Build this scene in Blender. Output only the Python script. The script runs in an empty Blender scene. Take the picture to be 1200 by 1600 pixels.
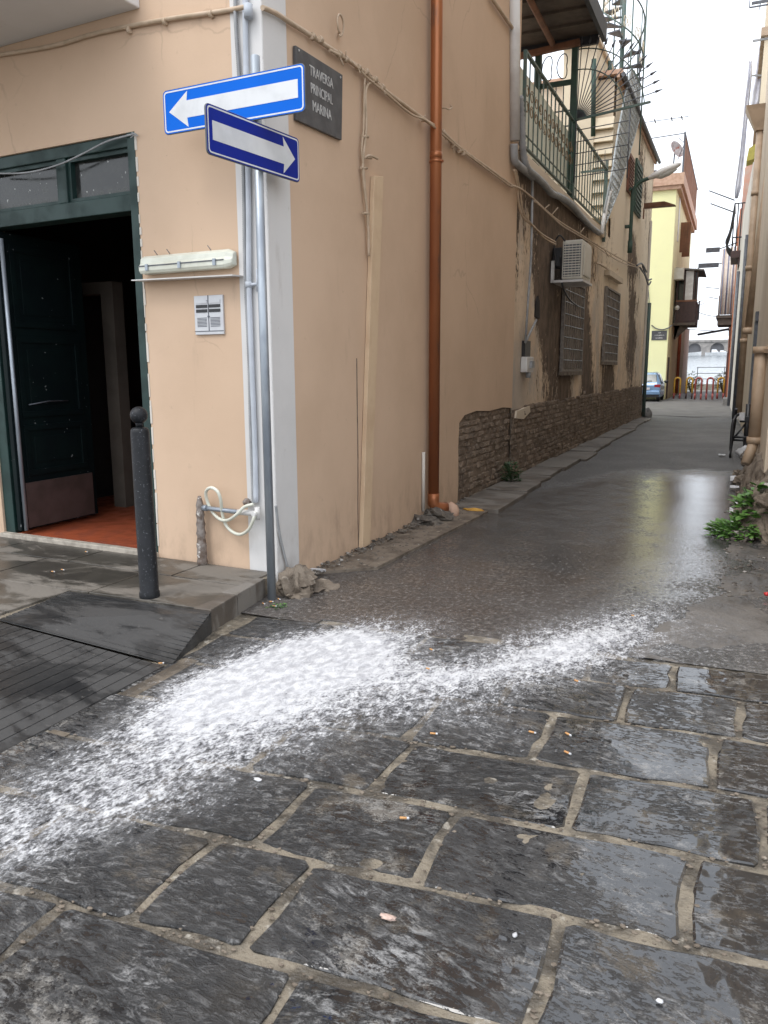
import bpy, bmesh, math, random
import numpy as np
from mathutils import Vector, Matrix
random.seed(7); rng=np.random.default_rng(7)
S=bpy.context.scene; COL=S.collection
R_=math.radians
# ------------------------------------------------------------------ camera
FPX=1220.0; CAM=np.array([0,0,1.6])
_d=np.array([30,FPX*FPX/222,FPX]); _d/=np.linalg.norm(_d)          # straight down, in camera axes
_l=np.array([550,-225,FPX]); _l-=_d*_l.dot(_d); _l/=np.linalg.norm(_l)  # along the lane
RW=np.array([np.cross(_l,-_d),_l,-_d])
cd=bpy.data.cameras.new('camera'); cam=bpy.data.objects.new('camera',cd); COL.objects.link(cam)
cd.sensor_fit='VERTICAL'; cd.sensor_height=36; cd.lens=36*FPX/1600; cd.clip_start=.05; cd.clip_end=2000
m4=Matrix.Identity(4)
for i in range(3):
    m4[i][0]=RW[i][0]; m4[i][1]=-RW[i][1]; m4[i][2]=-RW[i][2]; m4[i][3]=CAM[i]
cam.matrix_world=m4; S.camera=cam
# ------------------------------------------------------------------ light
W=bpy.data.worlds.new('World'); S.world=W; W.use_nodes=True; wn=W.node_tree
bg=wn.nodes['Background']; sky=wn.nodes.new('ShaderNodeTexSky'); sky.sky_type='NISHITA'; sky.sun_disc=False
SUN_EL,SUN_AZ=R_(58),R_(205)
sky.sun_elevation=SUN_EL; sky.sun_rotation=SUN_AZ; sky.air_density=1.5; sky.dust_density=4.0
hs=wn.nodes.new('ShaderNodeHueSaturation'); hs.inputs['Saturation'].default_value=.35
mx=wn.nodes.new('ShaderNodeMix'); mx.data_type='RGBA'; mx.inputs[0].default_value=.72; mx.inputs[7].default_value=(8.0,8.5,9.3,1)
wn.links.new(sky.outputs[0],hs.inputs['Color']); wn.links.new(hs.outputs[0],mx.inputs[6]); wn.links.new(mx.outputs[2],bg.inputs['Color'])
bg.inputs['Strength'].default_value=.15
sd=bpy.data.lights.new('sun','SUN'); sd.energy=.7; sd.angle=R_(25); sd.color=(1,.965,.92)
so=bpy.data.objects.new('sun',sd); COL.objects.link(so)
sv=Vector((math.sin(SUN_AZ)*math.cos(SUN_EL),math.cos(SUN_AZ)*math.cos(SUN_EL),math.sin(SUN_EL)))
so.rotation_euler=sv.to_track_quat('Z','Y').to_euler(); so.location=sv*50
S.view_settings.view_transform='Standard'; S.view_settings.look='None'; S.view_settings.exposure=.70; S.view_settings.gamma=1
S.view_settings.use_curve_mapping=False
S.cycles.max_bounces=7; S.cycles.transparent_max_bounces=12
# ------------------------------------------------------------------ measuring helpers: real planes of the place
Z3=np.array([0,0,1.0])
def ray(px,py):
    v=RW@np.array([px-600,py-800,FPX]); return v/np.linalg.norm(v)
def G(px,py,z=0.):
    v=ray(px,py); return CAM+v*((z-CAM[2])/v[2])
class Frame:                                   # a wall: s along it, o out of it, z up
    def __init__(f,p,d,flip=1):
        f.p=np.array(p,float); f.d=np.array(d,float)/np.linalg.norm(d); f.n=np.array([f.d[1],-f.d[0],0])*flip
    def __call__(f,s,o,z): return f.p+f.d*s+f.n*o+Z3*z
    def px(f,x,y,o=0.):
        q=f.p+f.n*o; v=ray(x,y); t=(q-CAM).dot(f.n)/v.dot(f.n); w=CAM+v*t
        return (w-q).dot(f.d), w[2]
    def P(f,x,y,o=0.):
        s,z=f.px(x,y,o); return f(s,o,z)
LW=Frame((-2.98,4.78,0),(.18,22.2,0))           # left lane wall
FW=Frame((-2.98,4.78,0),(1,-.052,0))            # street front with the door
RWF=Frame((.46,8,0),(-.50,37,0),-1)             # right lane wall
def WF(a,b,c): return np.array([a,b,c],float)
# ------------------------------------------------------------------ noise
def _h(i,j,s):
    n=(i*374761393+j*668265263+s*1442695041)&0xffffffff
    n=((n^(n>>13))*1274126177)&0xffffffff
    return ((n^(n>>16))&0xffff)/65535.
def vn(x,y,s=0):
    x=np.asarray(x,float); y=np.asarray(y,float)
    i=np.floor(x).astype(np.int64); j=np.floor(y).astype(np.int64); u=x-i; v=y-j
    u=u*u*(3-2*u); v=v*v*(3-2*v)
    return (_h(i,j,s)*(1-u)+_h(i+1,j,s)*u)*(1-v)+(_h(i,j+1,s)*(1-u)+_h(i+1,j+1,s)*u)*v
def fbm(x,y,s=0,o=4):
    t=0;a=.5;n=0
    for k in range(o): t=t+a*vn(x*2**k,y*2**k,s+k*17); n+=a; a*=.5
    return t/n
# ------------------------------------------------------------------ mesh building
class MB:
    def __init__(b): b.v=[]; b.f=[]; b.sm=[]
    def add(b,vs,fs,smooth=False):
        o=len(b.v); b.v+= [tuple(map(float,p)) for p in vs]
        for f in fs: b.f.append([i+o for i in f]); b.sm.append(smooth)
        return b
    def box(b,fr,a0,a1,b0,b1,c0,c1):
        vs=[fr(a,o,c) for c in (c0,c1) for o in (b0,b1) for a in (a0,a1)]
        return b.add(vs,[(0,2,3,1),(4,5,7,6),(0,1,5,4),(2,6,7,3),(0,4,6,2),(1,3,7,5)])
    def hexa(b,vs): return b.add(vs,[(0,3,2,1),(4,5,6,7),(0,1,5,4),(1,2,6,5),(2,3,7,6),(3,0,4,7)])
    def prism(b,fr,pts,b0,b1):                  # pts (s,z), pushed out from b0 to b1
        n=len(pts); vs=[fr(s,b0,z) for s,z in pts]+[fr(s,b1,z) for s,z in pts]
        return b.add(vs,[tuple(range(n)),tuple(range(2*n-1,n-1,-1))]+[(i,i+n,(i+1)%n+n,(i+1)%n) for i in range(n)])
    def slab(b,pts,z0,z1,inset=0):              # pts (x,y); a plate, optionally with a bevelled top edge
        n=len(pts); c=np.mean(np.array(pts),0)
        lo=[(x,y,z0) for x,y in pts]
        if inset:
            mid=[(x,y,z1-inset*.6) for x,y in pts]
            top=[]
            for x,y in pts:
                d=np.array([x,y])-c; L=np.linalg.norm(d); q=c+d*(1-inset*1.3/max(L,1e-6)); top.append((q[0],q[1],z1))
            rings=[lo,mid,top]
        else: rings=[lo,[(x,y,z1) for x,y in pts]]
        vs=[p for r in rings for p in r]; fs=[]
        for k in range(len(rings)-1): fs+=[(k*n+i,k*n+(i+1)%n,(k+1)*n+(i+1)%n,(k+1)*n+i) for i in range(n)]
        fs.append(tuple((len(rings)-1)*n+i for i in range(n)))
        return b.add(vs,fs)
    def tube(b,pts,r,n=8,cap=True,rf=None,closed=False,smooth=True):
        P=[np.array(p,float) for p in pts]; m=len(P); vs=[]; fs=[]
        up=None
        for i in range(m):
            if closed: t=P[(i+1)%m]-P[i-1]
            else: t=P[min(i+1,m-1)]-P[max(i-1,0)]
            t=t/(np.linalg.norm(t)+1e-12)
            if up is None:
                a=Z3 if abs(t[2])<.9 else np.array([1.,0,0]); up=np.cross(t,a); up/=np.linalg.norm(up)
            else:
                up=up-t*up.dot(t); up/=(np.linalg.norm(up)+1e-12)
            w=np.cross(t,up); ri=rf(i) if rf else r
            for k in range(n):
                a=2*math.pi*k/n; vs.append(P[i]+(up*math.cos(a)+w*math.sin(a))*ri)
        for i in range(m if closed else m-1):
            for k in range(n):
                j=(i+1)%m; fs.append((i*n+k,i*n+(k+1)%n,j*n+(k+1)%n,j*n+k))
        b.add(vs,fs,smooth)
        if cap and not closed:
            o=len(b.v)-len(vs); b.f.append([o+k for k in range(n)][::-1]); b.sm.append(False)
            b.f.append([o+(m-1)*n+k for k in range(n)]); b.sm.append(False)
        return b
    def bar(b,p,q,w,h,up=Z3):
        p=np.array(p,float);q=np.array(q,float);t=q-p;t/=np.linalg.norm(t)
        s=np.cross(t,up)
        if np.linalg.norm(s)<1e-6: s=np.cross(t,np.array([1.,0,0]))
        s/=np.linalg.norm(s);u=np.cross(s,t); vs=[]
        for e in (p,q):
            for a,c in ((-1,-1),(1,-1),(1,1),(-1,1)): vs.append(e+s*a*w/2+u*c*h/2)
        return b.add(vs,[(0,3,2,1),(4,5,6,7),(0,1,5,4),(1,2,6,5),(2,3,7,6),(3,0,4,7)])
    def lathe(b,c,prof,n=20,axis=None,smooth=True):
        c=np.array(c,float); ax=Z3 if axis is None else np.array(axis,float)/np.linalg.norm(axis)
        a=np.array([1.,0,0]) if abs(ax[0])<.9 else np.array([0,1.,0]); u=np.cross(ax,a);u/=np.linalg.norm(u);w=np.cross(ax,u)
        vs=[];m=len(prof)
        for r,z in prof:
            for k in range(n):
                t=2*math.pi*k/n; vs.append(c+ax*z+(u*math.cos(t)+w*math.sin(t))*r)
        fs=[(i*n+k,i*n+(k+1)%n,(i+1)*n+(k+1)%n,(i+1)*n+k) for i in range(m-1) for k in range(n)]
        b.add(vs,fs,smooth); o=len(b.v)-len(vs)
        b.f.append([o+k for k in range(n)][::-1]);b.sm.append(False)
        b.f.append([o+(m-1)*n+k for k in range(n)]);b.sm.append(False); return b
    def rock(b,c,sx,sy,sz,seed=0,n=10,m=7,rough=.35,smooth=True):
        vs=[];fs=[]
        for i in range(m+1):
            th=math.pi*i/m
            for k in range(n):
                ph=2*math.pi*k/n; d=np.array([math.sin(th)*math.cos(ph),math.sin(th)*math.sin(ph),math.cos(th)])
                q=1+rough*((float(fbm(d[0]*1.6+d[2]*2.1+seed*3.7,d[1]*1.6-d[2]*1.3+seed*1.3,seed))-.5)*2+(float(vn(d[0]*4.6+d[2]*3.1+seed,d[1]*4.6-d[2]*3.3,seed+5))-.5)*.8)
                vs.append((c[0]+d[0]*sx*q,c[1]+d[1]*sy*q,c[2]+d[2]*sz*q))
        for i in range(m):
            for k in range(n): fs.append((i*n+k,(i+1)*n+k,(i+1)*n+(k+1)%n,i*n+(k+1)%n))
        return b.add(vs,fs,smooth)
    def leaf(b,p,d,L,w,up=Z3):
        p=np.array(p,float);d=np.array(d,float);d/=np.linalg.norm(d); s=np.cross(d,up); s/=np.linalg.norm(s)+1e-9; u=np.cross(s,d)
        return b.add([p,p+d*L*.35+s*w-u*L*.03,p+d*L*.75+s*w*.7-u*L*.08,p+d*L-u*L*.22,p+d*L*.75-s*w*.7-u*L*.08,p+d*L*.35-s*w-u*L*.03,p+d*L*.5+u*L*.05],
                     [(0,1,6),(1,2,6),(2,3,6),(3,4,6),(4,5,6),(5,0,6)])
def wpos(o):
    p=Vector((0,0,0))
    while o is not None: p=p+o.location; o=o.parent
    return p
def obj(name,B,mat,parent=None,kind=None,label=None,bevel=0,fixn=True):
    off=wpos(parent) if parent else Vector((0,0,0))
    me=bpy.data.meshes.new(name)
    me.from_pydata([(x-off.x,y-off.y,z-off.z) for x,y,z in B.v],[],B.f)
    if fixn:
        bm=bmesh.new(); bm.from_mesh(me); bmesh.ops.recalc_face_normals(bm,faces=bm.faces); bm.to_mesh(me); bm.free()
    me.polygons.foreach_set('use_smooth',B.sm)
    if mat: me.materials.append(mat)
    o=bpy.data.objects.new(name,me); COL.objects.link(o)
    if parent: o.parent=parent
    if kind: o['kind']=kind
    if label: o['label']=label
    if bevel:
        md=o.modifiers.new('bevel','BEVEL'); md.width=bevel; md.segments=2; md.limit_method='ANGLE'; md.angle_limit=R_(40)
    return o
def tag(o,label,cat,group=None,kind=None):
    o['label']=label; o['category']=cat
    if group: o['group']=group
    if kind: o['kind']=kind
    return o
def thing(name,label,cat,loc,group=None):
    o=bpy.data.objects.new(name,None); COL.objects.link(o); o.location=Vector(tuple(map(float,loc))); o.empty_display_size=.1
    return tag(o,label,cat,group)
def single(name,B,mat,label,cat,group=None,bevel=0):
    return tag(obj(name,B,mat,bevel=bevel),label,cat,group)
def copy_tree(o,parent=None):
    c=o.copy(); COL.objects.link(c)
    if parent: c.parent=parent
    for ch in list(o.children): copy_tree(ch,c)
    return c
def smooth_path(pts,k=6):
    P=[np.array(p,float) for p in pts]; out=[]
    for i in range(len(P)-1):
        p0=P[max(i-1,0)];p1=P[i];p2=P[i+1];p3=P[min(i+2,len(P)-1)]
        for j in range(k):
            t=j/k; out.append(.5*((2*p1)+(-p0+p2)*t+(2*p0-5*p1+4*p2-p3)*t*t+(-p0+3*p1-3*p2+p3)*t**3))
    out.append(P[-1]); return out
def resample(P,step):
    P=np.array(P); d=np.r_[0,np.cumsum(np.linalg.norm(np.diff(P,axis=0),axis=1))]; n=max(2,int(d[-1]/step))
    t=np.linspace(0,d[-1],n); return np.stack([np.interp(t,d,P[:,k]) for k in range(3)],1)
def sheet(name,X,Y,Z,mat,attrs={},keep=None,kind=None,smooth=True,parent=None):
    ny,nx=X.shape; me=bpy.data.meshes.new(name)
    idx=np.arange(nx*ny).reshape(ny,nx)
    q=np.stack([idx[:-1,:-1],idx[:-1,1:],idx[1:,1:],idx[1:,:-1]],-1).reshape(-1,4)
    V=np.stack([X.ravel(),Y.ravel(),Z.ravel()],1); A={k:np.asarray(a).ravel() for k,a in attrs.items()}
    if keep is not None:
        q=q[keep.reshape(-1)]; u,inv=np.unique(q,return_inverse=True); q=inv.reshape(-1,4); V=V[u]; A={k:a[u] for k,a in A.items()}
    if parent is not None: V=V-np.array(wpos(parent))
    me.vertices.add(len(V)); me.vertices.foreach_set('co',V.astype(np.float32).ravel())
    me.loops.add(q.size); me.loops.foreach_set('vertex_index',q.astype(np.int32).ravel())
    me.polygons.add(len(q)); me.polygons.foreach_set('loop_start',np.arange(0,q.size,4,dtype=np.int32)); me.polygons.foreach_set('loop_total',np.full(len(q),4,np.int32))
    me.polygons.foreach_set('use_smooth',np.full(len(q),smooth)); me.update(calc_edges=True)
    for k,a in A.items():
        at=me.attributes.new(k,'FLOAT','POINT'); at.data.foreach_set('value',a.astype(np.float32))
    me.materials.append(mat); o=bpy.data.objects.new(name,me); COL.objects.link(o)
    if kind: o['kind']=kind
    if parent is not None: o.parent=parent
    return o
# ------------------------------------------------------------------ materials
class NT:
    def __init__(s,name):
        s.m=bpy.data.materials.new(name); s.m.use_nodes=True; s.t=s.m.node_tree; s.b=s.t.nodes['Principled BSDF']; s.out=s.t.nodes['Material Output']
        s.g=s.t.nodes.new('ShaderNodeNewGeometry'); s.pos=s.g.outputs['Position']
    def put(s,i,v):
        if isinstance(v,bpy.types.NodeSocket): s.t.links.new(v,i)
        elif isinstance(v,(tuple,list)) and i.type=='RGBA' and len(v)==3: i.default_value=(*v,1)
        else: i.default_value=v
    def n(s,ty,ins={},out=0,**pr):
        k=s.t.nodes.new('ShaderNode'+ty)
        for a,b in pr.items(): setattr(k,a,b)
        for a,b in ins.items(): s.put(k.inputs[a],b)
        return k.outputs[out]
    def math(s,op,a,b=0,c=0,clamp=False): return s.n('Math',{0:a,1:b,2:c},operation=op,use_clamp=clamp)
    def map(s,v,scale=(1,1,1),rot=(0,0,0),loc=(0,0,0)): return s.n('Mapping',{'Vector':v,'Scale':scale,'Rotation':rot,'Location':loc})
    def noise(s,v,scale,detail=5,rough=.55,dist=0): return s.n('TexNoise',{'Vector':v,'Scale':scale,'Detail':detail,'Roughness':rough,'Distortion':dist})
    def step(s,v,lo,hi,a=0.,b=1.): return s.n('MapRange',{'Value':v,'From Min':lo,'From Max':hi,'To Min':a,'To Max':b},interpolation_type='SMOOTHSTEP')
    def mix(s,f,a,b):
        k=s.t.nodes.new('ShaderNodeMix'); k.data_type='RGBA'; s.put(k.inputs[0],f); s.put(k.inputs[6],a); s.put(k.inputs[7],b); return k.outputs[2]
    def mixf(s,f,a,b):
        k=s.t.nodes.new('ShaderNodeMix'); k.data_type='FLOAT'; s.put(k.inputs[0],f); s.put(k.inputs[2],a); s.put(k.inputs[3],b); return k.outputs[0]
    def bump(s,h,strength=.5,dist=.01,normal=None):
        d={'Height':h,'Strength':strength,'Distance':dist}
        if normal is not None: d['Normal']=normal
        return s.n('Bump',d)
    def attr(s,name): return s.n('Attribute',{},out=2,attribute_name=name)
    def sep(s,v,k): return s.n('SeparateXYZ',{0:v},out=k)
    def set(s,**kw):
        for k,v in kw.items(): s.put(s.b.inputs[{'col':'Base Color','rough':'Roughness','metal':'Metallic','nrm':'Normal','alpha':'Alpha','spec':'Specular IOR Level','trans':'Transmission Weight','ior':'IOR','sss':'Subsurface Weight','coat':'Coat Weight'}[k]],v)
        return s.m
def simple(name,c,c2=None,scale=6,rough=.6,rough2=None,bump=.15,bscale=60,bdist=.003,metal=0,lo=.38,hi=.66,spot=None,spots=(0,0),stretch=(1,1,1),spec=.5,spotscale=30,coat=0):
    t=NT(name); p=t.map(t.pos,stretch); c2=c2 or tuple(x*.75 for x in c)
    f=t.step(t.noise(p,scale,6),lo,hi); col=t.mix(f,c,c2); r=rough
    if rough2 is not None: r=t.mixf(f,rough,rough2)
    if spot:
        g=t.step(t.noise(p,spotscale,4,.6),spots[0],spots[1]); col=t.mix(g,col,spot)
    t.set(col=col,rough=r,metal=metal,spec=spec,coat=coat)
    if bump: t.set(nrm=t.bump(t.noise(p,bscale,4),bump,bdist))
    return t.m
MAT={}
def plaster(name,c,dark,dirt,amount=.5,stain=.0,crack=False):
    t=NT(name); a=t.noise(t.pos,.9,5,.6); b=t.noise(t.map(t.pos,(3,3,.7)),1.6,6,.65); k=t.noise(t.pos,14,4,.6)
    col=t.mix(t.math('MULTIPLY',t.step(a,.35,.7),amount),c,dark)
    col=t.mix(t.math('MULTIPLY',t.step(b,.6,.85),.35+stain),col,dirt)
    col=t.mix(t.math('MULTIPLY',t.step(k,.66,.78),.22),col,dirt)
    # splash dirt near the foot of the wall
    z=t.sep(t.pos,2); foot=t.math('MULTIPLY',t.step(z,.75,.1),t.step(t.noise(t.map(t.pos,(2,2,1)),3.2,6,.65),.4,.72))
    col=t.mix(t.math('MULTIPLY',foot,.45),col,dirt)
    if crack:
        wq=t.n('VectorMath',{0:t.pos,1:t.n('VectorMath',{0:t.n('TexNoise',{'Vector':t.pos,'Scale':3.5,'Detail':5.},out=1),3:.22},operation='SCALE')},operation='ADD')
        dd=t.n('TexVoronoi',{'Vector':wq,'Scale':.55},feature='DISTANCE_TO_EDGE'); ln=t.math('MULTIPLY',t.step(dd,.006,.001),t.step(t.noise(t.pos,.8,3),.52,.60))
        col=t.mix(t.math('MULTIPLY',ln,.28),col,dirt)
        sc=t.step(t.noise(t.map(t.pos,(6,6,1.1)),2.2,7,.7),.66,.80); col=t.mix(t.math('MULTIPLY',sc,.35),col,(.70,.60,.48))
        fl=t.step(t.noise(t.pos,55,2,.5),.765,.785); col=t.mix(t.math('MULTIPLY',fl,.5),col,dirt)
    h=t.math('ADD',t.math('MULTIPLY',t.noise(t.pos,90,3),.35),t.noise(t.pos,5,4))
    t.set(col=col,rough=.86,nrm=t.bump(h,.22,.008),spec=.25); return t.m
MAT['beige']=plaster('beige_plaster',(.61,.445,.318),(.53,.38,.265),(.30,.215,.155),.75,.14,crack=True)
MAT['white']=plaster('white_band_paint',(.66,.645,.63),(.55,.54,.525),(.33,.29,.25),.7,.25)
MAT['soffit']=plaster('balcony_plaster',(.66,.65,.64),(.56,.55,.53),(.4,.37,.33))
MAT['yellow']=plaster('yellow_plaster',(.84,.82,.47),(.78,.75,.45),(.56,.52,.32),.4)
MAT['tan']=plaster('tan_plaster',(.62,.53,.42),(.50,.42,.32),(.2,.15,.1),.7,.2)
MAT['cream']=plaster('cream_plaster',(.66,.58,.44),(.55,.46,.34),(.3,.23,.16),.6,.2)
MAT['orange']=plaster('orange_plaster',(.52,.20,.11),(.44,.16,.09),(.25,.1,.06),.6,.1)
MAT['pale']=plaster('pale_plaster',(.62,.58,.52),(.5,.46,.4),(.3,.25,.2),.6,.25)
MAT['batten']=simple('pale_beige_paint',(.63,.47,.31),(.56,.40,.26),4,.7)
MAT['copper']=simple('copper_paint',(.40,.15,.062),(.31,.11,.048),3,.34,.5,bump=.12,metal=.5,spot=(.20,.105,.07),spots=(.56,.72),spotscale=7,stretch=(1,1,.22))
MAT['galv']=simple('galvanised_steel',(.38,.42,.46),(.27,.30,.34),9,.42,.55,bump=.1,metal=.6,stretch=(1,1,.3))
MAT['greenpaint']=simple('dark_green_paint',(.010,.036,.031),(.007,.024,.021),5,.5,.65,bump=.25,bscale=35,spot=(.22,.23,.22),spots=(.72,.76),spotscale=26)
MAT['doorpaint']=simple('near_black_green_paint',(.003,.007,.008),(.004,.010,.010),4,.6,bump=.2,spot=(.22,.23,.23),spots=(.70,.73),spotscale=20,spec=.15)
MAT['kick']=simple('rusty_brown_sheet',(.085,.055,.05),(.06,.04,.035),5,.5,bump=.15,spot=(.2,.17,.15),spots=(.74,.78))
MAT['redfloor']=simple('red_floor',(.33,.075,.03),(.22,.05,.022),7,.4,.6,bump=.2)
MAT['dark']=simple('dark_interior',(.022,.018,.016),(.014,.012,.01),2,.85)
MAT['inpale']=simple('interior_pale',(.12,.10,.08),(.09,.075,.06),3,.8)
MAT['signblue']=simple('sign_blue',(.0,.125,.62),(.0,.115,.57),2,.5,bump=.02,spec=.12)
MAT['signnavy']=simple('sign_navy',(.008,.022,.25),(.007,.02,.22),2,.45,bump=.02,spec=.15)
MAT['signwhite']=simple('sign_white',(.66,.67,.68),(.57,.58,.59),5,.45,bump=.02,spot=(.42,.41,.39),spots=(.68,.80),spotscale=22)
MAT['signback']=simple('sign_back',(.10,.11,.13),(.07,.08,.09),6,.5)
MAT['slate']=simple('slate_plaque',(.055,.055,.06),(.085,.085,.088),9,.5,bump=.2,bscale=40)
MAT['letter']=simple('letter_white',(.55,.54,.52),(.42,.41,.4),20,.6,bump=0)
MAT['cable']=simple('beige_cable',(.52,.40,.29),(.42,.32,.22),12,.6)
MAT['cablew']=simple('white_cable',(.62,.6,.57),(.5,.48,.45),12,.55)
MAT['greyplastic']=simple('grey_plastic',(.33,.335,.34),(.25,.255,.26),8,.65)
MAT['palepipe']=simple('pale_blue_pipe',(.50,.53,.58),(.42,.45,.49),5,.65)
MAT['lampw']=simple('cream_plastic',(.66,.67,.58),(.56,.56,.47),5,.35,spot=(.3,.26,.2),spots=(.68,.75))
MAT['intercom']=simple('silver_intercom',(.56,.57,.58),(.5,.5,.52),5,.4,metal=.2)
MAT['black']=simple('black_iron',(.008,.009,.011),(.013,.014,.017),12,.5,spec=.3,bump=.3,spot=(.085,.09,.10),spots=(.61,.68),spotscale=70)
MAT['blackp']=simple('black_plastic',(.014,.014,.016),(.025,.025,.027),6,.4)
MAT['rustpipe']=simple('rusty_pipe',(.24,.21,.19),(.12,.085,.065),22,.75,bump=.6,bscale=50,bdist=.006,spot=(.55,.53,.5),spots=(.6,.66),spotscale=18)
MAT['irongreen']=simple('green_iron',(.07,.12,.105),(.10,.12,.10),8,.55,spot=(.16,.085,.04),spots=(.62,.7),spotscale=25)
MAT['irongrey']=simple('grey_iron',(.1,.11,.13),(.07,.07,.08),8,.5)
MAT['rust']=simple('rust_gold',(.26,.16,.07),(.13,.075,.035),20,.7)
MAT['wood']=simple('red_wood',(.22,.1,.055),(.15,.07,.04),6,.7,stretch=(1,1,.2))
MAT['brownwood']=simple('dark_brown_wood',(.06,.03,.026),(.04,.022,.02),8,.6)
MAT['canopy']=simple('canopy_boards',(.105,.085,.07),(.075,.06,.05),6,.8)
MAT['canopydark']=simple('canopy_fascia',(.03,.034,.045),(.022,.026,.034),6,.6)
MAT['terracotta']=simple('terracotta',(.55,.37,.27),(.45,.28,.2),7,.8)
MAT['brown']=simple('brown_pipe',(.42,.31,.215),(.34,.25,.17),4,.55)
MAT['ac']=simple('ac_casing',(.60,.57,.5),(.53,.5,.43),4,.45,spot=(.35,.3,.24),spots=(.66,.74),spotscale=12)
MAT['grid']=simple('grey_grille',(.23,.205,.18),(.16,.135,.115),15,.6)
MAT['shutter']=simple('brown_shutter',(.20,.085,.055),(.14,.06,.04),9,.65)
MAT['greenshut']=simple('green_shutter',(.03,.07,.05),(.025,.05,.04),9,.6)
MAT['cloth']=simple('white_cloth',(.70,.71,.78),(.6,.61,.69),5,.9,bump=.3,bscale=8,bdist=.03)
MAT['awning']=simple('olive_awning',(.42,.38,.1),(.34,.3,.08),6,.85)
MAT['quay']=simple('quay_concrete',(.5,.5,.48),(.4,.4,.38),3,.85)
MAT['tuffstone']=simple('sea_wall_stone',(.31,.29,.27),(.21,.2,.19),.6,.9,bump=.5,bscale=1.5,bdist=.2)
MAT['archdark']=simple('arch_shadow_stone',(.2,.2,.21),(.15,.15,.155),.5,.9)
MAT['boatw']=simple('boat_white',(.75,.76,.77),(.65,.66,.67),2,.4)
MAT['leaf']=simple('weed_leaf',(.065,.165,.03),(.12,.24,.05),25,.5,bump=.1)
MAT['leafdark']=simple('fern_leaf',(.025,.065,.018),(.045,.09,.03),30,.5,bump=.1)
MAT['dryleaf']=simple('shrub_leaf',(.10,.16,.05),(.2,.2,.08),25,.6,bump=0)
MAT['rockg']=simple('grey_rubble',(.15,.13,.108),(.065,.056,.048),9,.85,bump=.7,bscale=22,bdist=.02,spot=(.42,.40,.37),spots=(.6,.68),spotscale=10)
MAT['rockb']=simple('brown_rubble',(.19,.155,.12),(.10,.078,.058),8,.85,bump=.8,bscale=20,bdist=.02,spot=(.32,.28,.23),spots=(.62,.72),spotscale=12)
MAT['brick']=simple('tuff_brick',(.25,.19,.14),(.14,.104,.076),3.5,.92,bump=1.0,bscale=30,bdist=.03,spot=(.30,.25,.195),spots=(.6,.72),spotscale=9)
MAT['mortar']=simple('brick_mortar',(.20,.15,.11),(.12,.09,.066),9,.95,bump=.6,bscale=40)
MAT['paper']=simple('litter_paper',(.62,.62,.63),(.45,.45,.46),9,.7)
MAT['butt']=simple('cigarette_filter',(.55,.30,.12),(.5,.25,.1),20,.8,bump=0)
MAT['bluepaint']=simple('car_blue',(.20,.33,.52),(.18,.3,.48),2,.25,bump=0,metal=.3,coat=.6)
MAT['tyre']=simple('tyre_rubber',(.015,.015,.016),(.022,.022,.022),9,.8)
MAT['carglass']=simple('car_glass',(.03,.045,.045),(.05,.07,.065),3,.06,bump=0,spec=.8)
MAT['redlens']=simple('red_lens',(.3,.02,.03),(.24,.015,.02),5,.2,bump=0)
MAT['plate']=simple('plate_white',(.6,.58,.58),(.5,.46,.46),30,.5,bump=0)
MAT['bolly']=simple('yellow_hoop',(.62,.36,.05),(.5,.27,.04),9,.5)
MAT['bollr']=simple('red_hoop',(.36,.085,.07),(.28,.06,.05),9,.5)
MAT['orangepipe']=simple('orange_pipe',(.45,.13,.07),(.36,.1,.05),6,.5)
MAT['mesh']=simple('grey_lattice',(.42,.45,.46),(.30,.33,.34),9,.7)
MAT['stripe']=simple('awning_blue',(.24,.27,.40),(.2,.23,.35),4,.85)
MAT['stripew']=simple('awning_cream',(.80,.74,.68),(.72,.66,.6),4,.85)
MAT['pipewhite']=simple('white_pipe',(.64,.63,.61),(.52,.5,.48),4,.5)
MAT['gblock']=simple('grey_block',(.2,.19,.18),(.13,.125,.12),9,.8,bump=.5,bscale=30,bdist=.01)
MAT['redlit']=simple('red_plastic',(.5,.03,.03),(.4,.02,.02),5,.4)
MAT['ochrelit']=simple('ochre_foam',(.6,.33,.06),(.5,.26,.05),15,.7)
def m_glass():
    t=NT('dirty_glass'); d=t.step(t.noise(t.pos,7,6,.7),.42,.75); z=t.sep(t.pos,2)
    low=t.step(z,3.02,2.9); dd=t.math('MAXIMUM',t.math('MULTIPLY',d,.5),t.math('MULTIPLY',low,t.step(t.noise(t.pos,25,4),.35,.6)))
    sp=t.step(t.noise(t.pos,30,2,.5),.70,.73)
    col=t.mix(dd,(.02,.021,.02),(.075,.08,.07)); col=t.mix(sp,col,(.35,.36,.33))
    t.set(col=col,rough=t.mixf(dd,.12,.6),spec=.5); return t.m
MAT['glass']=m_glass()
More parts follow.
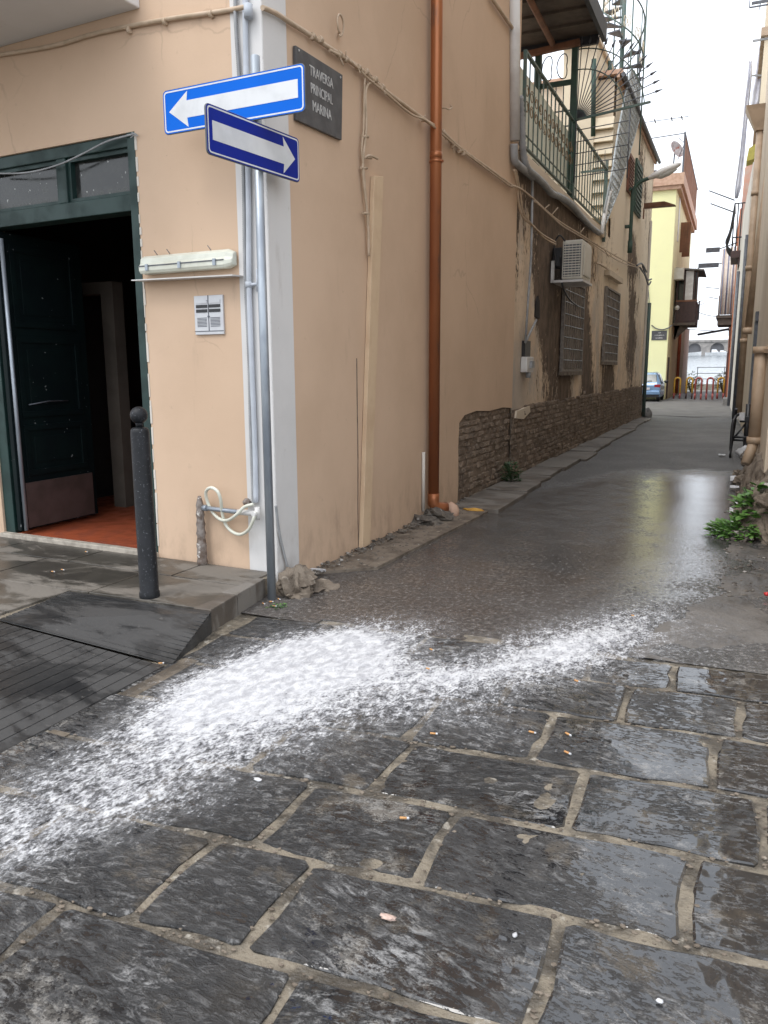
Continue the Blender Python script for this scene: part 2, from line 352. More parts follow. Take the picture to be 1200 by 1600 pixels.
def m_peel():
    t=NT('peeling_plaster'); a=t.attr('peel'); g=t.attr('grey'); palef=t.attr('pale')  # pale marks the creamier plaster of the far upper wall
    st=t.noise(t.map(t.pos,(1.7,1.7,.55)),2.4,9,.66,.35); fine=t.noise(t.map(t.pos,(1,1,.6)),16,6,.65)
    v=t.math('ADD',a,t.math('ADD',t.math('MULTIPLY',t.math('SUBTRACT',st,.57),1.05),t.math('MULTIPLY',t.math('SUBTRACT',fine,.5),.85)))
    mk=t.step(v,.47,.515); half=t.step(v,.33,.47)
    tan=t.mix(t.step(t.noise(t.pos,1.6,6,.6),.35,.68),(.72,.575,.43),(.58,.45,.325))
    tan=t.mix(t.math('MULTIPLY',t.step(fine,.5,.75),.4),tan,(.22,.16,.11))
    tan=t.mix(t.math('MULTIPLY',t.step(t.noise(t.map(t.pos,(1,1,.7)),1.3,7,.65),.48,.62),.6),tan,(.42,.39,.36))
    tan=t.mix(g,tan,(.36,.335,.31)); tan=t.mix(palef,tan,(.74,.64,.51))
    tan=t.mix(t.math('MULTIPLY',half,.45),tan,(.25,.18,.12))
    drk=t.mix(t.step(t.noise(t.map(t.pos,(1,1,.5)),7,7,.7),.36,.66),(.10,.076,.058),(.19,.14,.105))
    col=t.mix(mk,tan,drk)
    h=t.math('ADD',t.math('MULTIPLY',mk,-.8),t.math('MULTIPLY',t.noise(t.pos,28,6,.65),.55))
    t.set(col=col,rough=.9,spec=.2,nrm=t.bump(h,.7,.014)); return t.m
MAT['peel']=m_peel()
def m_stone():
    t=NT('basalt_paving'); rnd=t.n('ObjectInfo',{},out=5)
    off=t.n('CombineXYZ',{0:t.math('MULTIPLY',rnd,37.),1:t.math('MULTIPLY',rnd,19.),2:0.})
    p=t.n('VectorMath',{0:t.pos,1:off},operation='ADD')
    rz=t.n('CombineXYZ',{0:0.,1:0.,2:t.math('MULTIPLY',t.math('SUBTRACT',rnd,.45),.7)}); ch=t.noise(t.map(t.map(p,(1,1,1),rz),(14,34,8)),1.0,7,.70,.7)         # chisel strokes
    fin=t.noise(p,130,3,.6); lump=t.noise(p,9,5,.6)
    ch2=t.noise(t.map(p,(34,70,8),(0,0,R_(6))),1.0,4,.6,.4); h=t.math('ADD',t.math('ADD',t.math('MULTIPLY',ch,.80),t.math('MULTIPLY',ch2,.42)),-.10); h=t.math('ADD',h,t.math('ADD',t.math('MULTIPLY',lump,.22),t.math('MULTIPLY',fin,.16)))
    x=t.sep(t.pos,0); y=t.sep(t.pos,1)
    big=t.noise(t.pos,1.5,4,.55)
    # standing water gathers to the right of the square
    lev=t.math('ADD',t.math('MULTIPLY',t.step(t.math('ADD',x,t.math('MULTIPLY',y,.10)),-.95,.30),.14),t.math('ADD',t.math('MULTIPLY',big,.66),.262))
    wet=t.step(t.math('SUBTRACT',lev,h),-.02,.025)
    hh=t.math('MAXIMUM',h,t.math('SUBTRACT',lev,.0))
    col=t.mix(t.step(lump,.35,.68),t.mix(rnd,(.013,.0135,.015),(.026,.026,.027)),t.mix(rnd,(.030,.029,.028),(.052,.050,.049)))
    col=t.mix(t.math('MULTIPLY',t.step(t.noise(p,2.6,6,.6),.5,.75),.5),col,(.052,.043,.032))
    dry=t.step(t.noise(t.pos,2.1,7,.7),.45,.64); flk=t.step(t.math('ADD',ch,t.math('MULTIPLY',fin,.3)),.62,.82)
    col=t.mix(t.math('MULTIPLY',t.math('ADD',t.math('MULTIPLY',dry,.85),.20),flk),col,(.33,.325,.32))
    sand=t.step(t.math('ADD',t.noise(t.pos,3.4,7,.72),t.math('MULTIPLY',fin,.12)),.60,.74); col=t.mix(t.math('MULTIPLY',sand,.6),col,(.15,.122,.088))
    blot=t.step(t.math('ADD',t.noise(t.pos,1.5,9,.78),t.math('MULTIPLY',fin,.10)),.605,.69)
    col=t.mix(t.math('MULTIPLY',blot,.75),col,(.33,.31,.28))
    rough=t.mixf(wet,t.mixf(t.step(lump,.3,.7),.34,.5),.03)
    t.set(col=t.mix(t.math('MULTIPLY',wet,.5),col,(.012,.012,.013)),rough=rough,spec=t.mixf(wet,.45,.9),nrm=t.bump(hh,.9,.030)); return t.m
MAT['stone']=m_stone()
MAT['bed']=simple('sandy_joint_mortar',(.215,.182,.136),(.070,.060,.047),5,.75,.4,bump=.9,bscale=38,bdist=.02,spot=(.34,.31,.26),spots=(.58,.7),spotscale=16,lo=.40,hi=.60)
def m_walk(name,c1,c2,c3,rough=.5,chis=False):
    t=NT(name); n1=t.noise(t.pos,2.2,6,.62); n2=t.noise(t.pos,50,4,.6); n3=t.noise(t.map(t.pos,(1,2.2,1)),1.4,7,.68,.5)
    col=t.mix(t.step(n1,.35,.65),c1,c2); wet=t.step(n3,.42,.56)
    col=t.mix(t.math('MULTIPLY',t.math('SUBTRACT',1.,wet),.8),col,c3)
    col=t.mix(t.math('MULTIPLY',t.step(t.noise(t.pos,22,5,.7),.62,.74),.35),col,(.32,.30,.27))
    t.set(col=col,rough=t.mixf(wet,.75,rough),nrm=t.bump(n2,.4,.004),spec=.45); return t.m
MAT['walk']=m_walk('sidewalk_stone',(.040,.037,.032),(.068,.062,.052),(.20,.18,.155),.34)
MAT['ramp']=m_walk('ramp_stone',(.020,.0205,.0215),(.036,.036,.036),(.060,.058,.056),.33)
MAT['kerb']=m_walk('kerb_stone',(.13,.11,.09),(.085,.072,.06),(.2,.185,.165),.55)
def m_asphalt():
    t=NT('wet_asphalt'); w=t.attr('wet'); br=t.attr('brown')
    n1=t.noise(t.pos,1.1,6,.6); gr=t.n('TexVoronoi',{'Vector':t.pos,'Scale':85.}); g2=t.noise(t.pos,210,2); g3=t.noise(t.map(t.pos,(1,1.2,1)),38,6,.72); g4=t.noise(t.map(t.pos,(1,.8,1)),30,6,.85)
    wv=t.math('ADD',w,t.math('ADD',t.math('MULTIPLY',t.math('SUBTRACT',t.noise(t.pos,3.2,6,.65),.5),.75),t.math('MULTIPLY',t.math('SUBTRACT',g3,.5),.8)))
    wet=t.step(wv,.42,.62)
    dryc=t.mix(t.step(n1,.35,.66),(.075,.073,.071),(.115,.111,.107)); wetc=t.mix(t.step(n1,.35,.66),(.056,.054,.053),(.084,.081,.079))
    col=t.mix(wet,dryc,wetc); col=t.mix(t.math('MULTIPLY',br,.45),col,t.mix(t.step(g3,.35,.65),(.105,.078,.060),(.06,.045,.036)))
    col=t.mix(t.math('MULTIPLY',t.step(g4,.52,.66),.85),col,(.27,.26,.25)); col=t.mix(t.math('MULTIPLY',t.step(g4,.48,.36),.75),col,(.012,.011,.010))  # aggregate grain; its pale specks also paint sky sparkle into the colour
    h=t.math('ADD',t.math('MULTIPLY',gr,.5),t.math('ADD',t.math('MULTIPLY',g4,.9),t.math('MULTIPLY',g3,1.1)))
    pud=t.step(t.math('ADD',wv,t.math('MULTIPLY',t.math('SUBTRACT',g4,.5),2.0)),.74,.98)
    t.set(col=col,rough=t.mixf(wet,.62,t.mixf(pud,.12,.05)),spec=t.mixf(wet,.4,.9),nrm=t.bump(h,t.mixf(pud,.95,.10),.0085)); return t.m
MAT['asphalt']=m_asphalt()
def m_foam():
    t=NT('soap_foam'); d=t.attr('dens'); p=t.map(t.pos,(1.1,.68,1),(0,0,R_(-24)))
    n1=t.noise(p,20,7,.72,.4); n2=t.noise(p,72,5,.68,.2); n3=t.noise(p,3.0,4,.6)
    v=t.math('ADD',d,t.math('ADD',t.math('MULTIPLY',t.math('SUBTRACT',n1,.5),1.25),t.math('ADD',t.math('MULTIPLY',t.math('SUBTRACT',n2,.5),1.75),t.math('MULTIPLY',t.math('SUBTRACT',n3,.5),.5))))
    v=t.math('ADD',v,t.math('MULTIPLY',t.step(d,.65,1.0),.34)); a=t.step(v,.28,1.0); film=t.math('MULTIPLY',t.step(d,.02,.7),t.math('MULTIPLY',t.step(n1,.3,.65),.27))
    alpha=t.math('MULTIPLY',t.math('MAXIMUM',a,film),t.step(d,.0,.06))
    col=t.mix(t.step(n1,.38,.62),(.42,.42,.44),(.66,.66,.67))
    t.set(col=col,rough=.6,alpha=alpha,spec=.25,nrm=t.bump(t.math('ADD',n1,t.math('MULTIPLY',n2,.6)),.55,.022)); return t.m
MAT['foam']=m_foam()
def m_sea():
    t=NT('sea_water'); h=t.noise(t.map(t.pos,(.5,1.0,1)),.7,5,.6)
    t.set(col=(.10,.13,.145),rough=.12,spec=.5,nrm=t.bump(h,.35,.3)); return t.m
MAT['sea']=m_sea()
# ================================================================== GROUND
struct=lambda name,B,mat,parent=None,bevel=0: obj(name,B,mat,parent,kind=None if parent else 'structure',bevel=bevel)
b=MB(); b.slab([(-60,-60),(60,-60),(60,64),(-60,64)],-.4,-.06); struct('ground',b,MAT['bed'])
# asphalt lane
xs=np.r_[np.arange(-3.25,1.0,.10)]; ys=np.r_[np.arange(4.0,30,.10),np.arange(30,66.1,1.0)]
X,Y=np.meshgrid(xs,ys)
yfront=4.36+.066*X
Z=.006*(fbm(X*1.3,Y*1.3,2)-.5)+.004*(fbm(X*5,Y*5,4)-.5)
rut=np.exp(-((X+1.2)/.9)**2)*-.012; Z=Z+rut+.006
yend=13.3+1.2*(fbm(X*1.1,Y*0,9)-.5)*2-np.clip((-X-1.6),0,2)*2.6
wet=np.clip((yend-Y)/2.4+.5,0,1)*.80
wet=wet*np.clip((X+2.75)/.35+.3+.5*(fbm(X*2,Y*2,31)-.5),0.1,1)
# brighter standing film on the right half of the lane
film=np.exp(-((X+.30)/.60)**2)*np.exp(-((Y-9.8)/2.2)**2); wet=wet+.52*film+.22*np.exp(-((Y-12.6)/1.0)**2)*np.exp(-((X+1.0)/.8)**2)
wet=wet+.25*np.exp(-((Y-6.6)/1.1)**2)*np.exp(-((X+.9)/1.1)**2)
wet[Y>15]=np.minimum(wet[Y>15],.16+.34*fbm(X[Y>15]*.8,Y[Y>15]*.4,77))
brown=np.clip((6.35-.18*(X+2)+.25*(fbm(X*3,Y*3,41)-.5)-Y)/.12,0,1)*np.clip((-.55-X+.4*(fbm(X*2,Y*2,43)-.5))/.5,0,1)*.9
brown=np.maximum(brown,np.clip((-2.15-X+.3*(fbm(X*2,Y*2,44)-.5))/.25,0,1)*np.clip((10-Y)/1,0,1)*.8)
sheet('road',X,Y,Z,MAT['asphalt'],dict(wet=wet,brown=brown),keep=((Y>yfront)[:-1,:-1]),kind='structure')
b=MB(); b.slab([(-40,27.6),(-3.25,27.6),(-3.25,44.2),(-40,44.2)],-.05,-.004); struct('side_street',b,simple('dry_asphalt',(.15,.145,.14),(.11,.105,.10),2,.8,bump=.3))
b=MB(); b.slab([(1.0,28.6),(30,28.6),(30,36),(1.0,36)],-.05,-.004); struct('side_street',b,MAT['gblock'])
# worn lighter patches of the lane at the crossing
b=MB(); b.slab([(-3.2,29.0),(-1.2,28.2),(.2,28.8),(.2,41),(-3.2,42)],-.03,.012); struct('road_patch',b,simple('pale_asphalt',(.15,.143,.136),(.11,.105,.10),1.5,.8,bump=.3))
b=MB(); b.slab([(-2.35,6.25),(-1.5,6.05),(-.9,5.9),(-.85,5.1),(-1.7,4.75),(-2.3,4.9)],-.03,.013); 
# concrete apron at the foot of the right wall
ap=[(-.30,5.0),(-.15,5.5),(.0,5.9),(.02,7.0),(.12,8.4),(.35,8.9),(3.5,8.9),(3.5,4.60),(.3,4.44),(-.45,4.39)]
def plate(name,pts,z,mat,rough=.03,step=.02,kind='structure',lift=0,parent=None):
    P=np.array(pts); x0,y0=P.min(0);x1,y1=P.max(0)
    X,Y=np.meshgrid(np.arange(x0,x1+step,step),np.arange(y0,y1+step,step))
    cx=X[:-1,:-1]+step/2; cy=Y[:-1,:-1]+step/2; ins=np.zeros(cx.shape,bool)
    jx=(fbm(cx*4,cy*4,3)-.5)*.12; jy=(fbm(cx*4,cy*4,8)-.5)*.12
    for i in range(len(P)):
        a=P[i];c=P[(i+1)%len(P)]; t=((a[1]>cy+jy)!=(c[1]>cy+jy)); xi=(c[0]-a[0])*(cy+jy-a[1])/((c[1]-a[1])+1e-12)+a[0]; ins^=(t&(cx+jx<xi))
    Z=z+rough*(fbm(X*2.2,Y*2.2,11,5)-.5)*2+lift
    return sheet(name,X,Y,Z,mat,keep=ins,kind=kind,parent=parent)
plate('concrete_apron',ap,.007,simple('worn_concrete',(.135,.122,.108),(.07,.063,.057),2.2,.6,.3,bump=.9,bscale=30,bdist=.012,spot=(.09,.08,.07),spots=(.6,.7),spotscale=5),.030)
# mortar bed and basalt paving
xs=np.arange(-2.95,3.6,.03); ys=np.arange(-1.6,4.75,.03); X,Y=np.meshgrid(xs,ys)
Z=-.0050+.009*(fbm(X*9,Y*9,6)-.5)*2+.045*np.clip(fbm(X*3.1,Y*3.1,26,5)-.69,0,1)
pave=sheet('square_paving',X,Y,Z,MAT['bed'],keep=(Y<4.47+.066*X)[:-1,:-1],kind='structure')
rows=[1.67+.465*k for k in range(7)]; rows[5]=3.985; rows[4]=3.53; rows[3]=3.035; rows[2]=2.575; rows[1]=2.12; rows[6]=4.40
lo=[1.67-.47*k for k in range(1,7)][::-1]; allr=lo+rows
known={6:[-2.15,-1.535,-1.16,-.355,.42],7:[-1.95,-1.40,-.825,-.02,.46],8:[-2.3,-1.72,-1.175,-.44,.20,.72],9:[-2.2,-1.72,-1.22,-.67,.03,.52],
       10:[-2.35,-1.85,-1.35,-.95,-.38,.125,.6],11:[-2.2,-1.6,-1.05,-.62,-.19,.3],5:[-2.3,-1.755,-.96,-.28,.3]}
jit=lambda a=.009: random.uniform(-a,a)
for r in range(len(allr)-1):
    xk=known.get(r)
    if xk is None:
        xk=[]; q=-2.6+random.uniform(0,.5)
        while q<2.4: xk.append(q); q+=random.uniform(.42,.78)
    else:
        q=xk[-1]+random.uniform(.45,.7)
        while q<2.6: xk.append(q); q+=random.uniform(.42,.78)
    xk=[-2.78]+xk+[3.3]
    for i in range(len(xk)-1):
        g=.018; x0,x1=xk[i]+g,xk[i+1]-g
        if x1-x0<.12: continue
        f=lambda x,rr:allr[rr]+.066*x
        y0a,y0b=f(x0,r)+g,f(x1,r)+g; y1a,y1b=f(x0,r+1)-g,f(x1,r+1)-g
        if r==11: y1a-=.02; y1b-=.02
        c=.013; m=lambda a,b_,t:a+(b_-a)*t
        crn=[(x0,y0a),(x1,y0b),(x1,y1b),(x0,y1a)]; pts=[]
        for e in range(4):
            (ax_,ay_),(bx_,by_)=crn[e],crn[(e+1)%4]; L=math.hypot(bx_-ax_,by_-ay_); nn=max(3,min(7,int(L/.085)))
            nx_,ny_=(by_-ay_)/L,-(bx_-ax_)/L; w0=random.uniform(0,9)
            for q_ in range(nn):
                t=(q_+.5)/nn if nn>1 else .5
                if q_==0: t=c/L*1.2
                if q_==nn-1: t=1-c/L*1.2
                dd=.007*math.sin(w0+t*5)+random.uniform(-.007,.006)
                pts.append((ax_+(bx_-ax_)*t+nx_*dd,ay_+(by_-ay_)*t+ny_*dd))
        bb=MB(); bb.slab(pts,-.05,.002+random.uniform(-.003,.004),.007)
        obj('paving_stone',bb,MAT['stone'],pave)
# grit caught in the joints
random.seed(5); gb_=MB()
for _ in range(1500):
    r=random.randrange(5,12); x=random.uniform(-2.6,1.2)
    if random.random()<.62: y=allr[r]+.066*x+random.gauss(0,.012)
    else:
        kx=[k for k in known.get(r,[]) if k<1.2]
        if not kx: continue
        x=random.choice(kx)+random.gauss(0,.012); y=random.uniform(allr[r],allr[min(r+1,11)])+.066*x
    q=.002+.007*random.random()**2.2; gb_.rock((x,y,.0),q*1.4,q,q*.55,_,5,3,.6,False)
og=obj('joint_grit',gb_,MAT['rockb'],pave,kind='stuff')
# ---------------------------------------------------------------- sidewalk with ramp
sw=MB(); sw.slab([(-9.5,-1.6),(-3.98,-1.6),(-3.95,3.15),(-4.02,3.80),(-2.92,3.80),(-3.0,4.56),(-2.98,4.72),(-9.5,5.06)],-.05,.125)
walk=obj('sidewalk',sw,MAT['bed'],kind='structure')
slabs=[]
yy=[4.73,4.30,3.83]
def facy(x): return 4.77-.052*(x+2.98)
bandy=[(lambda x:facy(x)-.01),(lambda x:4.36-.04*(x+2.98)),(lambda x:3.82),(lambda x:3.30),(lambda x:2.75),(lambda x:2.2),(lambda x:1.6),(lambda x:1.0)]
for k in range(7):
    q=-3.02 if k==0 else (-2.93 if k==1 else -4.02)
    first=True
    while q>-8.4:
        w=random.uniform(.75,1.05) if not(first and k<2) else (.62 if k==0 else .95); first=False
        x1,x0=q-.006,q-w+.006; f0,f1=bandy[k+1],bandy[k]
        bb=MB(); bb.slab([(x0,f0(x0)+.006),(x1,f0(x1)+.006),(x1,f1(x1)-.006),(x0,f1(x0)-.006)],.08,.14+random.uniform(-.002,.002),.004)
        obj('paving_slab',bb,MAT['walk'],walk); q-=w
b=MB()  # kerb stones beside the sign post
for y0,y1,xa,xb in ((3.81,4.16,-2.868,-2.915),(4.17,4.58,-2.917,-2.965)):
    bb=MB(); bb.slab([(xa-.13,y0),(xa,y0),(xb,y1),(xb-.06,y1)],-.02,.143,.008); obj('kerb_stone',bb,MAT['kerb'],walk)
# ramp: a flared panel and the main slope, both cut with grooves
def panel(nm,quad,mat,nrib,parent,edge=(0,1)):
    a,c,d,e=[np.array(p,float) for p in quad]   # a-c one long side, e-d the other; ribs run a->c
    bb=MB(); bb.add([a-Z3*.006,c-Z3*.006,d-Z3*.006,e-Z3*.006],[(0,1,2,3)]); o=obj(nm,bb,mat,parent)
    return a,c,d,e,o
A=(-2.86,3.80,.138); Bq=(-4.02,3.80,.138); Cq=(-3.94,3.17,.138); D=(-2.74,3.27,.004)
bb=MB(); bb.add([A,Bq,Cq,D,(A[0],A[1],-.03),(D[0],D[1],-.03)],[(0,1,2,3),(0,3,5,4)])
bb=MB(); lowq=lambda p:(p[0],p[1],p[2]-.007)
bb.add([lowq(A),lowq(Bq),lowq(Cq),lowq(D),(A[0],A[1],-.03),(D[0],D[1],-.03)],[(0,1,2,3),(0,3,5,4)]); flare=obj('ramp_flare',bb,MAT['ramp'],walk)
A_,B_,C_,D_=map(lambda p:np.array(p,float),(A,Bq,Cq,D)); nr=13
for k in range(nr):
    t0=(k+.13)/nr; t1=(k+.87)/nr
    if k<2: pass
    p0=A_+(D_-A_)*t0; p1=A_+(D_-A_)*t1; q0=B_+(C_-B_)*t0; q1=B_+(C_-B_)*t1
    # the ribs meet the crease line on their left
    bb=MB(); u=Z3*.012; bb.hexa([q0-u,p0-u,p1-u,q1-u,q0,p0,p1,q1]); obj('rib',bb,MAT['ramp'],flare)
M0=np.array((-3.96,3.15,.136)); M1=np.array((-2.76,3.235,.004)); M2=np.array((-2.70,-1.5,.004)); M3=np.array((-3.99,-1.5,.136))
bb=MB(); bb.add([M0-Z3*.004,M1-Z3*.004,M2-Z3*.004,M3-Z3*.004],[(0,1,2,3)]); slope=obj('ramp_slope',bb,MAT['ramp'],walk)
cols_=3; 
for j in range(4):
    for k in range(16):
        t0=(k+.04)/16; t1=(k+.96)/16; s0=j/4+.0008; s1=(j+1)/4-.0008
        P=lambda s,t:(M0*(1-t)+M1*t)*(1-s)+(M3*(1-t)+M2*t)*s
        bb=MB(); u=Z3*.012; bb.hexa([P(s0,t0)-u,P(s0,t1)-u,P(s1,t1)-u,P(s1,t0)-u,P(s0,t0),P(s0,t1),P(s1,t1),P(s1,t0)]); obj('rib',bb,MAT['ramp'],slope)
bb=MB(); bb.slab([(-2.76,3.9),(-2.64,3.5),(-2.63,2.7),(-2.60,1.8),(-2.61,.8),(-2.60,-1.5),(-2.70,-1.5),(-2.70,1.0),(-2.73,3.2)],-.03,.0015); struct('gutter',bb,simple('gutter_mortar',(.15,.122,.09),(.07,.058,.045),6,.65,.4,bump=.8,bscale=30,bdist=.015,lo=.34,hi=.62))
# raised kerb strip along the left lane wall
ke=MB(); ke.slab([(-3.0,5.2),(-2.55,5.6),(-2.45,8.0),(-2.46,13),(-2.42,20),(-2.42,26.5),(-2.8,27.2),(-3.0,27)],-.05,.03); strip=obj('kerb_strip',ke,MAT['rockb'],kind='structure')
y=8.4; kk=0
while y<26:
    L=random.uniform(.7,1.5); 
    x1=-2.36 + .05*math.sin(y) ; x0=-2.93+.008*(y-4.8)
    hgt=.055+.012*math.sin(kk*2.1); t=random.uniform(-.03,.03)
    bb=MB(); bb.slab([(x0,y+.015),(x1-.02+t,y+.015),(x1+random.uniform(-.03,.03),y+.06),(x1+random.uniform(-.03,.03),y+L-.06),(x1-.02,y+L-.015),(x0,y+L-.015)],-.02,hgt,.01)
    obj('kerb_stone',bb,MAT['kerb'],strip); y+=L; kk+=1
# rubble and crumbs at the wall foot
b=MB()
for i in range(520):
    s=random.uniform(.3,4.3); o=abs(random.gauss(0,.20))+.01; r=random.uniform(.004,.016)*(1.3 if o<.12 else .7)
    p=LW(s,min(o,.6),.03+ (0.02 if o<.15 else 0)); b.rock(p,r*1.3,r,r*.6,i,6,4,.5,False)
for i in range(160):
    y=random.uniform(5.5,9.3); x=random.uniform(-.05,.45); r=random.uniform(.004,.016)
    b.rock((x,y,.045),r*1.3,r,r*.6,i+900,6,4,.5,False)
o=obj('rubble',b,MAT['rockg'],kind='stuff'); o['label']='pale broken plaster crumbs along the foot of the walls'; o['category']='rubble'
# ---------------------------------------------------------------- soap foam across the paving
ctl=[(1075,958,.15),(1050,962,.7),(1000,965,.95),(930,985,1.0),(860,1000,1.0),(800,1022,1.0),(740,1045,1.0),(700,1060,.95),(1000,985,.9),(940,1005,1.0),(880,1030,1.0),(830,1055,.8),(880,1065,.25),(960,1025,.55),
 (1060,985,.3),(640,1000,1.0),(670,990,.7),(600,990,1.0),(540,995,1.0),(470,1010,1.0),(420,1030,1.0),(350,1055,1.0),(300,1080,.95),(260,1110,.9),(500,1050,1.0),(560,1040,.95),(620,1035,.85),(400,1075,.98),(340,1110,.9),
 (640,1075,.66),(560,1090,.72),(480,1100,.84),(420,1120,.84),(700,1100,.55),(640,1120,.5),(560,1140,.46),(480,1150,.6),(760,1090,.62),(780,1110,.35),(540,1180,.16),(620,1165,.12),(450,1185,.36),(380,1170,.7),(300,1160,.8),(220,1150,.7),
 (150,1180,.58),(230,1200,.72),(320,1210,.6),(380,1225,.3),(300,1250,.5),(220,1250,.64),(130,1230,.6),(60,1210,.45),(40,1260,.55),(130,1290,.62),(210,1300,.42),(60,1320,.66),(20,1360,.52),(-60,1300,.55),(-120,1380,.45),(-60,1400,.3),(-200,1330,.4),
 (280,1290,.12),(180,1340,.12),(100,1370,.1),(40,1400,.05),(420,1240,.0),(500,1215,0),(600,1200,0),(700,1160,.0),(820,1100,0),(900,1085,0),(990,1040,0),(1060,1005,0),(1110,970,0),(1085,940,0),(1000,940,.0),
 (940,960,.08),(880,980,.15),(800,1000,.2),(740,1015,.3),(712,1016,.05),(690,1008,.0),(700,985,0),(640,972,0),(560,965,.05),(480,975,.12),(400,1000,.3),(330,1020,.12),(280,1050,.25),(230,1085,.35),(180,1115,.35),(110,1150,.25),(40,1180,.2),(-20,1200,.15),
 (320,990,0),(250,1040,0),(150,1100,0),(60,1150,.03),(760,985,0),(820,965,0),(900,945,0),(330,1320,0),(230,1390,0),(120,1430,0),(0,1450,0),(-100,1500,0),(-250,1250,.1),(1140,950,0)]
ax=2.4 # the foam is drawn out along the flow
K=np.array([[*G(x,y)[:2],d] for x,y,d in ctl])
fx=np.arange(-2.72,.35,.010); fy=np.arange(1.2,5.75,.010); X,Y=np.meshgrid(fx,fy)
num=np.zeros(X.shape); den=np.zeros(X.shape)+.02
for kx,ky,kd in K:
    h=.085+.035*max(ky-2,0)
    w=np.exp(-(((X-kx)/h)**2+((Y-ky)/(h*1.25))**2)/2);  num+=w*kd; den+=w
dens=num/den
dens=np.where((X<-2.60)&(Y<3.3),dens*.6,dens)
hz=fbm(X*22,Y*16,51,3); Z=.0075+.012*dens*np.clip(hz-.28,0,1)+.010*np.clip(dens-.6,0,1)
asp=np.clip((Y-4.35-.06*X)/.1,0,1); Z=Z+.006*asp
dc=dens[:-1,:-1]
fo=sheet('foam',X,Y,Z,MAT['foam'],dict(dens=dens),keep=(dc>.03)&((dc+(hz[:-1,:-1]-.5)*.3)>.02),kind='stuff')
tag(fo,'white soap foam washing over the dark paving stones','foam')
# ================================================================== CORNER BUILDING (beige)
H=9.6
cb=thing('corner_building','beige plastered corner building with a white painted corner and an open dark green door','building',FW(-2,-2,0))
b=MB(); b.prism(LW,[(.06,-.05),(4.02,-.05),(4.05,.3),(4.03,.7),(4.06,.98),(4.25,1.06),(4.7,1.09),(5.3,1.06),(5.9,1.08),(6.4,1.05),(6.4,H),(.06,H)],-.3,0); obj('lane_wall',b,MAT['beige'],cb)
b=MB(); b.box(FW,-1.15,-.31,-.28,0,-.05,3.32); b.box(FW,-12,-2.98,-.28,0,-.05,3.32); b.box(FW,-12,-.31,-.28,0,3.32,H); b.box(FW,-.31,-.03,-.28,0,-.05,H)
obj('front_wall',b,MAT['beige'],cb)
b=MB(); ed=[]
b.box(FW,-.25,0.0,-.1,.004,.0,H); b.box(LW,.0,.30,-.1,.004,-.04,H); obj('corner_band',b,MAT['white'],cb)
b=MB(); b.box(FW,-12,-1.03,.0,1.3,4.11,4.32); obj('balcony_slab',b,MAT['soffit'],cb,bevel=.01)
# room behind the door
b=MB(); b.box(WF,-6.6,-3.5,4.98,8.6,.05,.165); obj('room_floor',b,MAT['redfloor'],cb)
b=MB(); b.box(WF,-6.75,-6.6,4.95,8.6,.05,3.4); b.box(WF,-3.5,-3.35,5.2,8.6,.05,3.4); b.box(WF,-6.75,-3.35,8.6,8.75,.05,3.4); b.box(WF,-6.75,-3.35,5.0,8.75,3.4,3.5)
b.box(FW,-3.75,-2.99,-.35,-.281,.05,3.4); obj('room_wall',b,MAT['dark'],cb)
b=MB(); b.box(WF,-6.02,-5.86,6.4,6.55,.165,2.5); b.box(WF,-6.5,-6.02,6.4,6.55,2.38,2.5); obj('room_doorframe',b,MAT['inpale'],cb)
b=MB(); b.prism(FW,[(-2.98,.10),(-1.15,.10),(-1.15,.172),(-1.6,.178),(-2.98,.174)],-.02,.05); obj('threshold',b,simple('worn_threshold',(.42,.38,.32),(.27,.24,.2),12,.8,bump=.6,bscale=30,bdist=.01),cb,bevel=.006)
# frame with transom
b=MB(); O0,O1=-.16,-.02
b.box(FW,-2.98,-2.86,O0,O1,.17,3.32); b.box(FW,-1.225,-1.15,O0,.006,.14,3.32)
b.box(FW,-2.86,-1.225,O0,O1,3.23,3.32); b.box(FW,-2.86,-1.225,O0,O1+.006,2.78,2.90); b.box(FW,-2.0,-1.90,O0,O1,2.9,3.23)
fr=obj('door_frame',b,MAT['greenpaint'],cb,bevel=.006)
for s0,s1 in ((-2.86,-2.0),(-1.90,-1.225)):
    b=MB(); b.box(FW,s0,s1,-.10,-.09,2.9,3.23); obj('transom_pane',b,MAT['glass'],fr)
    b=MB(); e=.03
    b.box(FW,s0,s1,-.09,-.045,2.9,2.9+e); b.box(FW,s0,s1,-.09,-.045,3.23-e,3.23); b.box(FW,s0,s0+e,-.09,-.045,2.9+e,3.23-e); b.box(FW,s1-e,s1,-.09,-.045,2.9+e,3.23-e); obj('transom_bead',b,MAT['greenpaint'],fr)
random.seed(77)
for k in range(26):
    b=MB()
    z=.2+k*.12+random.uniform(-.04,.04); b.box(FW,-1.15,-1.15+random.uniform(.008,.02),-.02,.004+random.uniform(0,.003),z,z+random.uniform(.05,.15))
    obj('frame_chip',b,MAT['pale'],cb)
